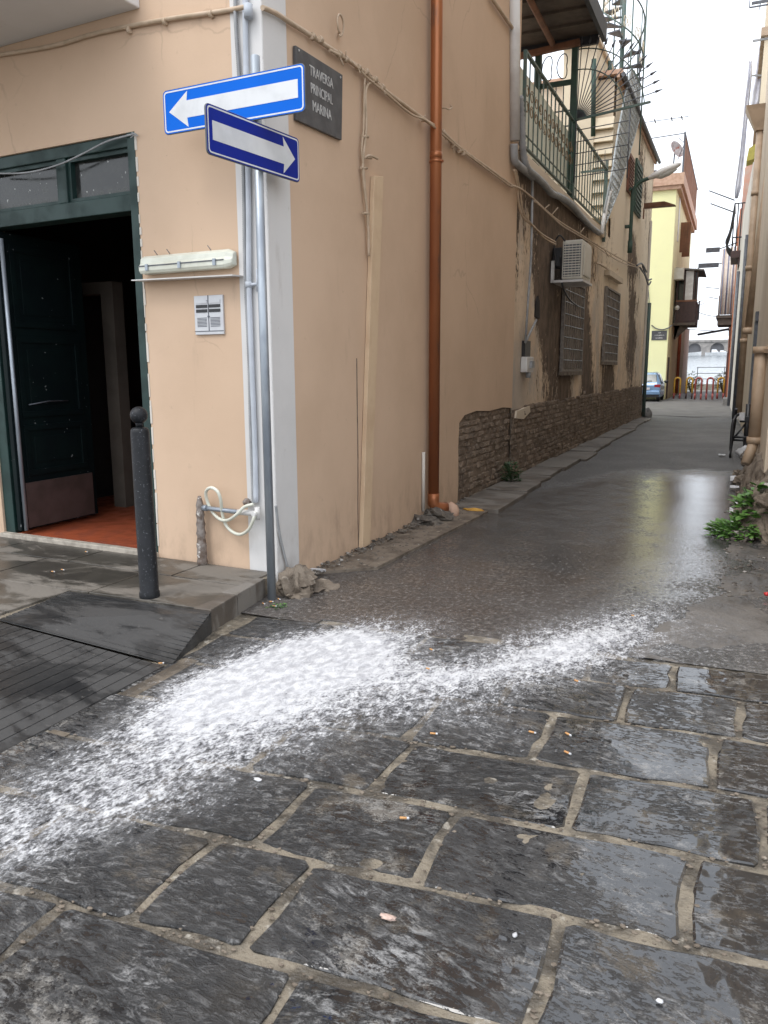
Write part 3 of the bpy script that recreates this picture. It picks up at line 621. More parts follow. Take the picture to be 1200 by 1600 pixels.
# door leaf, swung into the room
DX=-5.73; door=MB(); door.box(WF,DX-.045,DX,4.93,5.86,.20,2.76); dl=obj('door_leaf',door,MAT['doorpaint'],cb,bevel=.004)
def dpanel(z0,z1):
    e=.05; b=MB(); y0,y1=5.04,5.75
    b.box(WF,DX,DX+.016,y0,y1,z0,z0+e); b.box(WF,DX,DX+.016,y0,y1,z1-e,z1); b.box(WF,DX,DX+.016,y0,y0+e,z0+e,z1-e); b.box(WF,DX,DX+.016,y1-e,y1,z0+e,z1-e)
    b.box(WF,DX,DX+.007,y0+.11,y1-.11,z0+.11,z1-.11); obj('door_panel',b,MAT['doorpaint'],dl,bevel=.003)
dpanel(1.98,2.66); dpanel(1.2,1.9); dpanel(.68,1.13)
b=MB(); b.box(WF,DX,DX+.018,5.0,5.80,.215,.62); obj('kick_plate',b,MAT['kick'],dl)
b=MB(); b.tube([(DX+.03,5.1,1.31),(DX+.05,5.3,1.335),(DX+.03,5.55,1.33)],.006,6); obj('door_bar',b,MAT['irongrey'],dl)
b=MB(); b.tube([(DX+.02,4.965,.2),(DX+.02,4.965,2.7)],.018,8); obj('door_post',b,MAT['galv'],dl)
# ------------------------------------------------------------------ things on the street front
F=lambda x,y,o=.02: FW.P(x,y,o)
b=MB(); b.tube(resample(smooth_path([F(-30,90),F(80,72),F(150,52),F(250,32),F(330,20),F(362,15),F(388,10,.06)],4),.05),.016,8)
for x,y in ((258,34),(202,47),(330,22)):
    p=F(x,y); b.tube([p-FW.d*.012,p+FW.d*.012],.024,8)
single('wall_cable',b,MAT['cable'],'beige painted cable crossing the front wall under the balcony','cable')
b=MB(); b.tube(smooth_path([F(-20,271),F(40,270),F(90,258),F(130,240),F(165,222),F(195,213),F(212,209)],5),.007,6)
p=F(212,209); 
for k in range(6): b.tube([p,p+np.array([random.uniform(-.04,.05),-.02,random.uniform(-.03,.03)])],.004,5)
single('door_wire',b,MAT['greyplastic'],'thin grey wire drooping across the transom above the door','wire')
def corrug(path,r,step=.006):
    P=resample(path,step); b=MB(); b.tube(list(P),r,8,rf=lambda i:r*(1.0 if i%2 else .80)); return b
b=corrug(smooth_path([F(368,-40,.025),F(368,30,.025),F(373,110,.025),F(378,190,.025),F(381,300,.03),F(383,420,.03),F(389,560,.03),F(392,680,.03),F(396,786,.03)],10),.014)
single('corrugated_conduit',b,MAT['greyplastic'],'grey corrugated conduit running down the white corner band','conduit')
b=MB(); b.tube(smooth_path([F(383,-30,.03),F(384,90,.03),F(388,300,.03),F(389,440,.035),F(393,560,.03),F(398,690,.03),F(400,785,.03)],6),.019,10)
for y in (445,): 
    p=F(389,y,.03); b.tube([p-Z3*.02,p+Z3*.02],.026,10); b.tube([p,p+FW.d*.07],.012,6); b.tube([p+FW.d*.07-Z3*.05,p+FW.d*.07+Z3*.1],.007,6)
p=F(388,20,.05); b.tube([p-Z3*.03,p+Z3*.05],.03,10)
single('white_pipe',b,MAT['palepipe'],'pale bluish white pipe beside the corrugated conduit on the corner','pipe')
# emergency lamp on a thin shelf
lp=thing('bulkhead_lamp','cream strip lamp with metal clips lying on a thin shelf over the intercom','lamp',F(296,436))
s0,zb=FW.px(222,432,.05); s1,_=FW.px(366,424,.05)
sec=[(.005,0),(.075,0),(.09,.02),(.09,.05),(.07,.075),(.065,.11),(.03,.13),(.005,.13)]
b=MB(); ends=[]; n=len(sec); vs=[]
for s,k in ((s0,.75),(s0+.02,1),(s1-.05,1),(s1,.7)):
    for o,z in sec: vs.append(FW(s,.01+o*k,zb+.012+.065+(z-.065)*k))
b.add(vs,[tuple(range(n)),tuple(range(4*n-1,3*n-1,-1))]+[(i*n+k,i*n+(k+1)%n,(i+1)*n+(k+1)%n,(i+1)*n+k) for i in range(3) for k in range(n)]); obj('lamp_body',b,MAT['lampw'],lp,bevel=.006)
b=MB(); b.box(FW,s0+.02,s1-.05,.098,.104,zb+.06,zb+.068); obj('seam',b,MAT['irongrey'],lp)
for t in (.12,.48,.85):
    s=s0+(s1-s0)*t; b=MB(); b.box(FW,s-.012,s+.012,.1,.112,zb+.03,zb+.075); obj('clip',b,MAT['galv'],lp)
for t in (.2,.34,.78):
    s=s0+(s1-s0)*t; b=MB(); b.tube([FW(s,.06,zb+.14),FW(s-.03,.06,zb+.175)],.003,5); obj('wire_end',b,MAT['irongrey'],lp)
b=MB(); sa,za=FW.px(222,440,.02); sb,zb2=FW.px(378,432,.02); b.hexa([FW(sa,0,za),FW(sb,0,zb2),FW(sb,.13,zb2-.005),FW(sa,.13,za-.005),FW(sa,0,za+.008),FW(sb,0,zb2+.008),FW(sb,.13,zb2+.003),FW(sa,.13,za+.003)])
single('wall_shelf',b,MAT['pipewhite'],'thin white shelf on the front wall carrying the strip lamp','shelf')
# intercom
ic=thing('intercom','silver door intercom panel with name plates and speaker slots','intercom',F(328,492))
s0,z1=FW.px(305,463); s1,_=FW.px(350,463); _,z0=FW.px(328,523)
b=MB(); b.box(FW,s0,s1,0,.018,z0,z1); obj('plate',b,MAT['intercom'],ic,bevel=.004)
w=s1-s0; hh=z1-z0; sm=(s0+s1)/2
for cx in (-1,1):
    for r in range(3):
        a0=sm+(.03*w if cx>0 else -.42*w); zz=z1-hh*(.16+.115*r)
        b=MB(); b.box(FW,a0,a0+.38*w,.018,.023,zz-.035*hh*1.1,zz+.04*hh); obj('name_plate',b,MAT['intercom'] if r==0 else MAT['blackp'],ic)
    for r in range(7):
        a0=sm+(.06*w if cx>0 else -.40*w); zz=z1-hh*(.57+.036*r)
        b=MB(); b.box(FW,a0,a0+.33*w,.018,.0205,zz-.009*hh,zz+.007*hh); obj('speaker_slot',b,MAT['irongrey'],ic)
b=MB(); b.box(FW,s0,s1,.018,.021,z0+.08*hh,z0+.10*hh); b.box(FW,sm-.003,sm+.003,.018,.0205,z0+.1*hh,z1); obj('seam',b,MAT['irongrey'],ic)
b=MB(); b.lathe(FW(sm,.018,z0+.46*hh),[(.008,0),(.008,.006)],10,axis=FW.n); obj('lock',b,MAT['irongrey'],ic)
# standpipe with hose at the foot of the corner
tp=thing('standpipe','rusty standpipe stub with a steel side arm at the foot of the corner','pipe',F(318,888,.06))
b=MB(); zt=FW.px(312,775,.06)[1]; st=FW.px(312,800,.06)[0]
P=[FW(st+.004,.06,.14+ (zt-.14)*k/22) for k in range(23)]
rr=[.040,.042,.036,.04,.038,.036,.040,.037,.033,.03,.038,.032,.03,.036,.030,.028,.034,.03,.026,.03,.024,.018,.012]
b.tube(P,.03,12,rf=lambda i:rr[i]); obj('riser',b,MAT['rustpipe'],tp)
b=MB(); q0=FW.P(316,793,.06);q1=FW.P(372,800,.06); b.tube([q0,q1],.017,10); b.tube([q0+(q1-q0)*.05,q0+(q1-q0)*.14],.024,10); obj('side_arm',b,MAT['galv'],tp)
b=MB(); q2=FW.P(402,802,.06); b.tube([q1,q2],.022,10); b.tube([q2-Z3*.05,q2+Z3*.045],.02,10); b.tube([q2,q2+FW.n*.05],.018,8); obj('tap',b,MAT['pipewhite'],tp)
hz=[(396,788),(382,792),(372,802),(358,812),(345,812),(332,800),(324,783),(322,768),(330,762),(340,768),(345,782),(347,800),(352,818),(362,830),(375,835),(388,828),(396,812),(399,800)]
b=MB(); b.tube(smooth_path([FW.P(x,y,.075+.03*math.sin(i*.9)) for i,(x,y) in enumerate(hz)],5),.0125,10)
single('hose',b,MAT['lampw'],'cream rubber hose looped round the standpipe side arm','hose')
b=MB(); p=FW.P(386,785,.03); b.rock(p,.035,.03,.03,5); single('rusty_bracket',b,MAT['rustpipe'],'rusty clump of metal on the white band above the hose','bracket')
# ------------------------------------------------------------------ things on the lane side of the corner building
pl=thing('street_name_plaque','dark slate street name plaque reading TRAVERSA PRINCIPAL MARINA','plaque',LW(.73,0,3.6))
b=MB(); b.prism(LW,[(.37,3.335),(1.06,3.37),(1.09,3.85),(.38,3.82)],.006,.03); obj('slab',b,MAT['slate'],pl,bevel=.003)
def text(body,size,origin,ux,nrm,mat,parent,name='lettering',sx=1.,ext=.002,align='CENTER'):
    cu=bpy.data.curves.new(name,'FONT'); cu.body=body; cu.size=size; cu.extrude=ext; cu.align_x=align; cu.align_y='CENTER'; cu.resolution_u=3
    t=bpy.data.objects.new(name,cu); COL.objects.link(t); bpy.context.view_layer.update()
    me=bpy.data.meshes.new_from_object(t.evaluated_get(bpy.context.evaluated_depsgraph_get())); bpy.data.objects.remove(t)
    ux=Vector(ux).normalized(); nz=Vector(nrm).normalized(); uy=nz.cross(ux)
    M=Matrix(((ux.x*sx,uy.x,nz.x,0),(ux.y*sx,uy.y,nz.y,0),(ux.z*sx,uy.z,nz.z,0),(0,0,0,1)))
    off=Vector(tuple(map(float,origin)))-(wpos(parent) if parent else Vector((0,0,0)))
    me.transform(Matrix.Translation(off)@M); me.materials.clear(); me.materials.append(mat)
    o=bpy.data.objects.new(name,me); COL.objects.link(o); o.parent=parent; return o
ud=LW.d+Z3*.03
for body,z,sx in (('TRAVERSA',3.725,.78),('PRINCIPAL',3.61,.72),('MARINA',3.495,.80)):
    text(body,.098,LW(.745,.031,z),ud,LW.n,MAT['letter'],pl,sx=sx,ext=.0015)
for s,z in ((.42,3.80),(1.05,3.82)):
    b=MB(); b.lathe(LW(s,.03,z),[(.008,0),(.006,.005)],8,axis=LW.n); obj('screw',b,MAT['letter'],pl)
def hookb(x,y,r,tail=True):
    b=MB(); c=LW.P(x,y,.05); P=[c+LW.d*math.cos(a)*r+Z3*math.sin(a)*r+LW.n*.02*math.sin(a*.5) for a in np.linspace(-1.2,4.3,20)]
    b.tube(P,.008,6); b.tube([LW.P(x,y+10,0),P[0]],.008,6); return b
single('cable_hook',hookb(530,40,.07),MAT['cable'],'ring shaped beige hook on the lane wall above the plaque','hook')
b=MB(); b.tube(smooth_path([LW.P(689,169,.0),LW.P(696,169,.05),LW.P(701,171,.07),LW.P(706,168,.06),LW.P(703,164,.05)],5),.008,6); single('cable_hook',b,MAT['cable'],'small curled beige hook beside the copper downpipe','hook')
Lp=lambda x,y,o=.035: LW.P(x,y,o)
main=[(410,12),(430,20),(450,33),(480,52),(515,75),(550,98),(575,118),(600,140),(640,170),(665,188),(688,203),(715,228),(740,247),(770,268),(800,290)]
b=MB(); mp=smooth_path([Lp(x,y,.03+(.05 if 660<x<700 else 0)+(.07 if 676<x<686 else 0)) for x,y in main],6); b.tube(mp,.017,8)
mp2=smooth_path([Lp(x,y+3+4*math.sin(x*.11),.045+(.05 if 660<x<700 else 0)+(.06 if 676<x<686 else 0)) for x,y in main[4:]],6); b.tube(mp2,.010,6)
random.seed(3)
for x,y in [(488,57),(500,62),(530,85),(540,92),(560,106),(572,112),(586,124),(597,136),(660,186),(680,197),(692,206),(704,220),(707,228),(718,236),(724,240)]:
    p=Lp(x,y,.04); b.tube([p,p+LW.d*random.uniform(-.05,.05)+Z3*random.uniform(-.09,.06)+LW.n*.03],.005,5); b.tube([p-LW.d*.02,p+LW.d*.02],.026,6)
single('cable_bundle',b,MAT['cable'],'beige painted cable bundle sagging along the lane wall past the downpipe','cable')
b=MB()
b.tube(smooth_path([Lp(584,128),Lp(575,132),Lp(571,150),Lp(572,200),Lp(568,240),Lp(567,270),Lp(571,310),Lp(575,345),Lp(576,400)],6),.012,8)
b.tube(smooth_path([Lp(570,118),Lp(569,150),Lp(568,200),Lp(565,235),Lp(569,275),Lp(573,330),Lp(577,390)],6),.009,6)
b.tube(smooth_path([Lp(569,248),Lp(577,243,.07),Lp(590,248,.08)],5),.010,6)
for x,y in ((570,213),(568,262),(571,333),(575,246)): b.tube([Lp(x-4,y),Lp(x+5,y+1)],.012,6)
single('hanging_cable',b,MAT['cable'],'pair of thin cables hanging down from the bundle above the leaning batten','cable')
b=MB(); q=[LW(1.335,0.006,.02),LW(1.50,.006,.0),LW(1.50,.05,.0),LW(1.335,.05,.02)]; s0,z0=LW.px(583,275,.03); s1,z1=LW.px(597,276,.03)
b.hexa([LW(1.33,.004,.04),LW(1.49,.004,.04),LW(1.49,.045,.04),LW(1.33,.045,.04),LW(s0,.004,z0),LW(s1,.004,z1),LW(s1,.045,z1),LW(s0,.045,z0)])
single('cable_trunking',b,MAT['batten'],'long pale beige cable trunking board leaning on the lane wall','board',bevel=.004)
b=MB(); b.tube(smooth_path([Lp(557,560,.0),Lp(558,640,.0),Lp(559,720,.0),Lp(559,800,.0),Lp(560,860,.0)],5),.007,5); single('wall_crack_filler',b,MAT['mortar'],'dark open crack running down beside the leaning board','crack')
# copper downpipe
dp=thing('downpipe','copper coloured downpipe with elbow at the foot of the lane wall','downpipe',LW(3.0,.1,.1))
sD=LW.px(680,400,.09)[0]; b=MB(); b.tube([LW(sD,.09,H),LW(sD,.09,.25)],.058,20); obj('pipe',b,MAT['copper'],dp)
b=MB(); b.tube([LW(sD,.09,z) for z in (.30,.24,.19)]+[LW(sD+.02,.11,.155),LW(sD+.06,.15,.135),LW(sD+.11,.2,.13)],.062,20); obj('elbow',b,MAT['copper'],dp)
_,zc=LW.px(680,252,.09); b=MB(); b.tube([LW(sD,.09,zc-.012),LW(sD,.09,zc+.012)],.066,20); b.tube([LW(sD,.09,zc+.03),LW(sD,.09,zc+.09)],.0615,20); b.box(LW,sD-.012,sD+.012,.15,.17,zc-.01,zc+.01); obj('collar',b,MAT['copper'],dp)
b=MB(); b.tube([LW(sD-.12,.02,.12),LW(sD-.12,.02,.75)],.018,8); single('old_pipe_stub',b,MAT['pale'],'old white streaked pipe stub behind the foot of the downpipe','pipe')
b=MB(); b.rock(LW(sD+.0,.14,.04),.17,.15,.11,5,24,16,.8,False); b.rock(LW(sD-.3,.1,.04),.16,.1,.06,8,20,14,.8,False); single('mortar_lump',b,MAT['rockg'],'grey lump of broken mortar under the copper downpipe','rock')
b=MB(); b.rock(LW(sD+.25,.2,.06),.09,.08,.10,21); single('terracotta_stub',b,MAT['terracotta'],'broken reddish clay pipe stub beside the downpipe elbow','pipe')
b=MB(); b.rock((-2.80,4.72,.01),.11,.12,.11,12,26,18,.8,False); b.rock((-2.86,4.82,.05),.12,.16,.10,14,24,16,.7,False); b.rock((-2.72,4.94,.0),.10,.10,.045,19,22,14,.8,False); single('corner_stone',b,MAT['rockb'],'rough grey stone and mortar lump at the foot of the white corner','rock')
b=corrug(smooth_path([LW.P(431,790,.02),LW.P(436,830,.02),LW.P(443,862,.02),LW.P(449,885,.03)],8),.011); single('ground_conduit',b,MAT['greyplastic'],'short grey conduit bending down the white corner band behind the post','conduit')
# conduit high up and white pipe at the end of the beige wall
b=MB(); b.tube([Lp(765,-8),Lp(806,52)],.022,8); single('wall_conduit',b,MAT['cable'],'beige conduit slanting across the top of the lane wall','conduit')
b=MB(); b.tube([LW.P(804,-60,.05),LW.P(804,220,.05)],.07,12); single('white_downpipe',b,MAT['pipewhite'],'white pipe standing where the beige wall meets the terrace','downpipe')
# ------------------------------------------------------------------ street sign post
gb=G(425,937,0); sg=thing('sign_post','galvanised steel post carrying two blue one way arrow signs','road sign',gb)
b=MB(); b.tube([(gb[0],gb[1],-.05),(gb[0],gb[1],3.54)],.030,20); b.tube([(gb[0],gb[1],3.535),(gb[0],gb[1],3.545)],.026,16); obj('pole',b,MAT['galv'],sg)
def rrect(w,h,r,n=5):
    P=[]
    for cx,cy,a0 in ((w/2-r,h/2-r,0),(-w/2+r,h/2-r,90),(-w/2+r,-h/2+r,180),(w/2-r,-h/2+r,270)):
        for k in range(n+1): a=R_(a0+90*k/n); P.append((cx+r*math.cos(a),cy+r*math.sin(a)))
    return P
def sign(az,u0,u1,zc,h,mat,arrow,off,name_lab,sl=0):
    a=R_(az); d=np.array([math.cos(a),math.sin(a),0]); n=np.array([-d[1],d[0],0])
    if n.dot(CAM-gb)<0: n=-n
    base=np.array([gb[0],gb[1],0]); c=(u0+u1)/2; w=u1-u0
    f=Frame(base+d*c+Z3*zc,d); f.n=n; f.d=d
    f2=lambda s,o,z: f.p+d*s+n*o+Z3*(z+sl*s)
    b=MB(); b.prism(f2,rrect(w,h,.03),off-.012,off); p=obj('sign_panel',b,MAT['signback'],sg,label=name_lab,bevel=.003)
    b=MB(); b.prism(f2,rrect(w-.008,h-.008,.028),off,off+.0012); obj('blue_face',b,mat,p)
    b=MB(); o_=rrect(w-.022,h-.022,.024); i_=rrect(w-.040,h-.040,.018); N=len(o_)
    vs=[f2(s,off+.0022,z) for s,z in o_]+[f2(s,off+.0022,z) for s,z in i_]; b.add(vs,[(k,(k+1)%N,N+(k+1)%N,N+k) for k in range(N)]); obj('white_border',b,MAT['signwhite'],p)
    A=w/2-.05; t=.265*h*.72; hw=.40*h; hl=.135*w*1.05
    if arrow<0: P=[(-A,0),(-A+hl,hw),(-A+hl-.008,t),(A,t),(A,-t),(-A+hl-.008,-t),(-A+hl,-hw)]
    else: P=[(A,0),(A-hl,-hw),(A-hl+.008,-t),(-A,-t),(-A,t),(A-hl+.008,t),(A-hl,hw)]
    b=MB(); b.prism(f2,P,off+.0012,off+.0024); obj('arrow',b,MAT['signwhite'],p)
    for zz in (-.06,.06):
        b=MB(); m=8; P=[base+Z3*(zc+zz+sl*0)+np.array([math.cos(t),math.sin(t),0])*.034 for t in np.linspace(0,2*math.pi,m*2+1)]; b.tube(P,.008,6); b.box(f2,-c-.03,-c+.03,.0,off-.012,zz-.015,zz+.015); obj('clamp',b,MAT['galv'],p)
sign(-2,-.704,.397,3.287,.275,MAT['signblue'],-1,.06,'bright blue sign panel with white arrow pointing left')
sign(82,-.512,.365,2.993,.283,MAT['signnavy'],1,.05,'dark blue sign panel with white arrow pointing right')
# ------------------------------------------------------------------ bollard
gp=G(234,932,.14); bo=thing('bollard','black cast iron bollard with ball top beside the open door','bollard',gp)
def topz(px_y):
    v=ray(212,px_y); 
    t=(gp[1]-CAM[1])/v[1]; return (CAM+v*t)[2]
zt=topz(635); zs=topz(668)
b=MB(); hb=zs-.14; b.lathe(gp,[(.063,-.02),(.066,0),(.066,.03),(.061,.04),(.0585,hb-.03),(.055,hb-.01),(.044,hb),(.02,hb+.005)],24); obj('shaft',b,MAT['black'],bo)
R=.055; cz=zt-.14-R; b=MB(); b.lathe(gp,[(.024,hb),(.022,hb+.02),(.03,cz-R*.8)]+[(R*math.sin(t),cz-R*math.cos(t)) for t in np.linspace(.5,math.pi-.05,14)],24); obj('ball',b,MAT['black'],bo)
# ================================================================== TERRACE BUILDING (peeling plaster)
tb=thing('peeling_building','old house with peeling brown plaster, rough brick foot and a railed roof terrace','building',LW(14,-2,0))
pk=[(803,310,.9),(803,370,.85),(803,430,.75),(808,470,.35),(815,330,.5),(830,275,.9),(850,290,.95),(870,310,.9),(890,335,.8),(905,350,.7),(840,320,.75),(825,360,.35),(845,370,.8),(860,350,.8),(880,365,.7),(870,400,.7),
 (815,400,.3),(820,440,.2),(825,500,.15),(812,540,.1),(808,600,.05),(830,560,.25),(840,430,.75),(850,480,.85),(858,540,.8),(866,500,.85),(870,560,.7),(845,600,.4),(860,610,.6),(830,610,.3),(882,605,.95),(885,625,.8),
 (895,440,.4),(905,600,.25),(908,460,.3),(914,440,.9),(916,480,.95),(918,530,.95),(917,580,1.0),(915,630,1.0),(925,470,.2),(930,520,.15),(932,570,.3),(938,600,.5),(950,600,.85),(956,590,.8),(942,560,.6),(960,520,.1),(965,560,.15),
 (925,400,.45),(935,380,.35),(930,410,.6),(945,400,.3),(955,370,.55),(957,355,.5),(962,390,.2),(968,330,.0),(960,310,.05),(975,280,.0),(985,250,.05),(990,210,.1),(970,430,.15),(975,470,.1),(978,520,.25),(985,440,.5),(989,420,.9),(990,470,.95),(988,520,.9),(984,560,.8),(980,590,.5),
 (995,450,.2),(998,500,.25),(997,560,.35),(1000,330,.35),(1005,260,.7),(1003,300,.6),(1010,260,.3),(1008,350,.4),(1003,400,.3),(970,590,.2),(900,640,.2),(880,580,.5)]
kp=np.array([[*LW.px(x,y),v] for x,y,v in pk])
def rbf(S_,Z_,K,hs,hz_):
    num=np.zeros(S_.shape);den=np.zeros(S_.shape)
    for a,c,v in K:
        w=np.exp(-np.sqrt(((S_-a)/(hs))**2+((Z_-c)/hz_)**2)*1.6)+1e-6; num+=w*v;den+=w
    return num/den
ss=np.arange(6.36,22.62,.06); zz=np.arange(-.1,4.62,.06)
def wallsheet(name,ss,zz,o,keepf=None,nz=1.):
    Sg,Zg=np.meshgrid(ss,zz); pe=rbf(Sg,Zg,kp,.26+.03*(Sg-6),.34)
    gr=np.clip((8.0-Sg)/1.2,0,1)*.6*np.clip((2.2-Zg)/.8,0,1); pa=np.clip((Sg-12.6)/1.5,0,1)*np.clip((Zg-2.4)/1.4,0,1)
    O=o+.012*(fbm(Sg*1.6,Zg*1.6,5,4)-.5)*2*nz - .014*np.clip((pe+1.2*(fbm(Sg*3,Zg*1.1,61)-.5)-.45)/.15,0,1)
    X=LW.p[0]+LW.d[0]*Sg+LW.n[0]*O; Y=LW.p[1]+LW.d[1]*Sg+LW.n[1]*O
    return sheet(name,X,Y,Zg,MAT['peel'],dict(peel=pe,grey=gr,pale=pa),keep=None if keepf is None else keepf(Sg,Zg)[:-1,:-1],parent=tb,smooth=True)
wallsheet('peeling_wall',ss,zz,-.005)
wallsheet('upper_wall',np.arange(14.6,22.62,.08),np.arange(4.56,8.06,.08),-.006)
b=MB(); b.box(LW,6.42,22.6,-6,-.06,-.05,4.54); b.box(LW,14.62,22.6,-6,-.06,4.541,8.0); b.box(LW,22.601,22.66,-6,-.002,-.05,8.0); obj('wall_core',b,MAT['tan'],tb)
# brick foot
b=MB(); b.box(LW,4.03,22.58,-.10,.002,-.05,1.03); bandm=b
mo=MB(); mo.box(LW,6.41,22.58,-.02,.022,-.05,1.02); mo.box(LW,4.0,6.40,-.2,-.025,-.05,1.1); obj('brick_bed',mo,MAT['mortar'],tb)
random.seed(11); nb=0; rest=MB()
course=.080
blist=[]
for r in range(14):
    z0=.03+r*course; s=4.05-(r%2)*.08
    while s<22.4:
        w=random.uniform(.10,.19); blist.append((s,z0,w,r)); s+=w
blist.sort(key=lambda q:q[0])
topz_=lambda s: 1.06+.03*math.sin(s*1.7)-.03*math.sin(s*4.1)
for s,z0,w,r in blist:
    if z0+course*.6>topz_(s) : continue
    s0=max(s,4.06); s1=s+w
    base=-.028 if s1<6.42 else .018
    out=base+random.uniform(.002,.030)*(1 if random.random()>.08 else .1); g=random.uniform(.003,.009); j=lambda:random.uniform(-.009,.009)
    if s0+g*2>=s1: continue
    q0,q1,c0,c1=s0+g,s1-g,z0+g,z0+course-g; k=.016
    vs=[LW(q0+j(),base-.01,c0+j()),LW(q1+j(),base-.01,c0+j()),LW(q1+j(),base-.01,c1+j()),LW(q0+j(),base-.01,c1+j()),LW(q0+k+j(),out+j(),c0+k*.7+j()),LW(q1-k+j(),out+j(),c0+k*.7+j()),LW(q1-k+j(),out+j(),c1-k*.7+j()),LW(q0+k+j(),out+j(),c1-k*.7+j())]
    if nb<300: bb=MB(); bb.hexa(vs); obj('brick',bb,MAT['brick'],tb); nb+=1
    else: rest.hexa(vs)
o=obj('brick_courses',rest,MAT['brick'],tb,kind='stuff')
# plaster patch hiding part of the bricks
b=MB(); b.prism(LW,[(6.5,1.0),(6.45,.9),(6.9,.86),(7.3,.95),(7.25,1.04)],.0,.05); obj('plaster_patch',b,MAT['tan'],tb)
# dark streak of an old wet pipe chase
# window grilles
def grille(p00,p11,lab):
    s0,z1=LW.px(*p00); s1,z0=LW.px(*p11)
    b=MB(); b.box(LW,s0+.05,s1-.05,-.004,.012,z0+.05,z1-.05); w=obj('window',b,simple('dark_window',(.20,.165,.135),(.13,.105,.085),4,.6),tb)
    b=MB(); b.box(LW,s0,s0+.05,.0,.06,z0,z1); b.box(LW,s1-.05,s1,.0,.06,z0,z1); b.box(LW,s0+.05,s1-.05,.0,.06,z1-.04,z1); b.box(LW,s0+.05,s1-.05,.0,.06,z0,z0+.04); obj('grille_frame',b,MAT['grid'],w)
    nv=9
    for k in range(1,nv): s=s0+(s1-s0)*k/nv; b=MB(); b.tube([LW(s,.045,z0+.04),LW(s,.045,z1-.04)],.009,6,cap=False); obj('grille_bar',b,MAT['grid'],w)
    for k in range(1,8): z=z0+(z1-z0)*k/8; b=MB(); b.tube([LW(s0+.05,.052,z),LW(s1-.05,.052,z)],.008,6,cap=False); obj('grille_bar',b,MAT['galv'],w)
    b=MB(); b.box(LW,s0-.05,s1+.05,.0,.06,z0-.07,z0-.002); obj('window_sill',b,MAT['rockb'],w)
grille((879,433),(905,580),'a'); grille((945,447),(961,566),'b')
b=MB(); b.prism(LW,[LW.px(944,422),LW.px(966,436),LW.px(966,444),LW.px(944,430)],.0,.12); obj('window_hood',b,MAT['tan'],tb)
b=MB(); q=[LW.px(x,y) for x,y in ((836,495),(838,470),(841,462),(843,470),(843,498))]; b.prism(LW,q,-.03,.004); obj('niche',b,MAT['dark'],tb)
# terrace edge
b=MB(); b.box(LW,6.42,13.6,-.06,.07,4.40,4.55); obj('terrace_slab',b,MAT['tan'],tb,bevel=.02)
b=MB(); b.box(LW,6.42,13.6,-1.45,-1.33,4.55,6.1); obj('terrace_wall',b,MAT['cream'],tb)
b=MB(); b.box(LW,6.42,13.6,-1.5,-1.28,6.1,6.2); obj('coping',b,MAT['terracotta'],tb)
b=MB(); b.box(LW,14.3,17.5,-1.15,-.42,4.55,8.7); obj('upper_storey',b,MAT['cream'],tb)
b=MB(); b.box(LW,14.1,17.6,-1.2,-.36,8.7,8.8); obj('upper_roof',b,MAT['tan'],tb)
# lapped siding
for k in range(9):
    z=5.0+k*.27; b=MB(); b.hexa([LW(14.3,-1.75,z),LW(14.3,.0,z),LW(14.58,.0,z),LW(14.58,-1.75,z),LW(14.42,-1.75,z+.26),LW(14.42,.0,z+.26),LW(14.58,.0,z+.26),LW(14.58,-1.75,z+.26)])
    if z+.26<7.35: obj('siding_board',b,MAT['cream'],tb)
# roof edge and shuttered windows of the far upper wall
b=MB(); b.box(LW,14.5,22.8,-6,.12,8.05,8.14); b.box(LW,14.5,22.8,.0,.06,7.97,8.049); obj('roof',b,MAT['terracotta'],tb)
b=MB(); b.tube([LW(14.5,.14,8.02),LW(22.8,.14,8.02)],.05,8); obj('gutter',b,MAT['irongrey'],tb)
def shutter(a,bq,c,dq,mat):
    q=[LW.px(*p) for p in (a,bq,c,dq)]; s0=min(p[0] for p in q);s1=max(p[0] for p in q);z1=max(p[1] for p in q[:2]);z0=min(p[1] for p in q[2:])
    b=MB(); b.box(LW,s0,s1,.0,.05,z0,z1); o=obj('shutter',b,mat,tb)
    n=10
    for k in range(n): z=z0+.06+(z1-z0-.1)*k/n; b=MB(); b.hexa([LW(s0+.05,.05,z),LW(s1-.05,.05,z),LW(s1-.05,.075,z-.01),LW(s0+.05,.075,z-.01),LW(s0+.05,.05,z+.05),LW(s1-.05,.05,z+.05),LW(s1-.05,.055,z+.05),LW(s0+.05,.055,z+.05)]); obj('slat',b,mat,o)
shutter((981,243),(986,245),(986,305),(980,300),MAT['shutter']); shutter((993,252),(998,256),(998,340),(993,335),MAT['greenshut'])
b=MB(); b.box(LW,22.3,22.5,.001,.05,1.1,6.2); obj('corner_strip',b,MAT['pale'],tb)
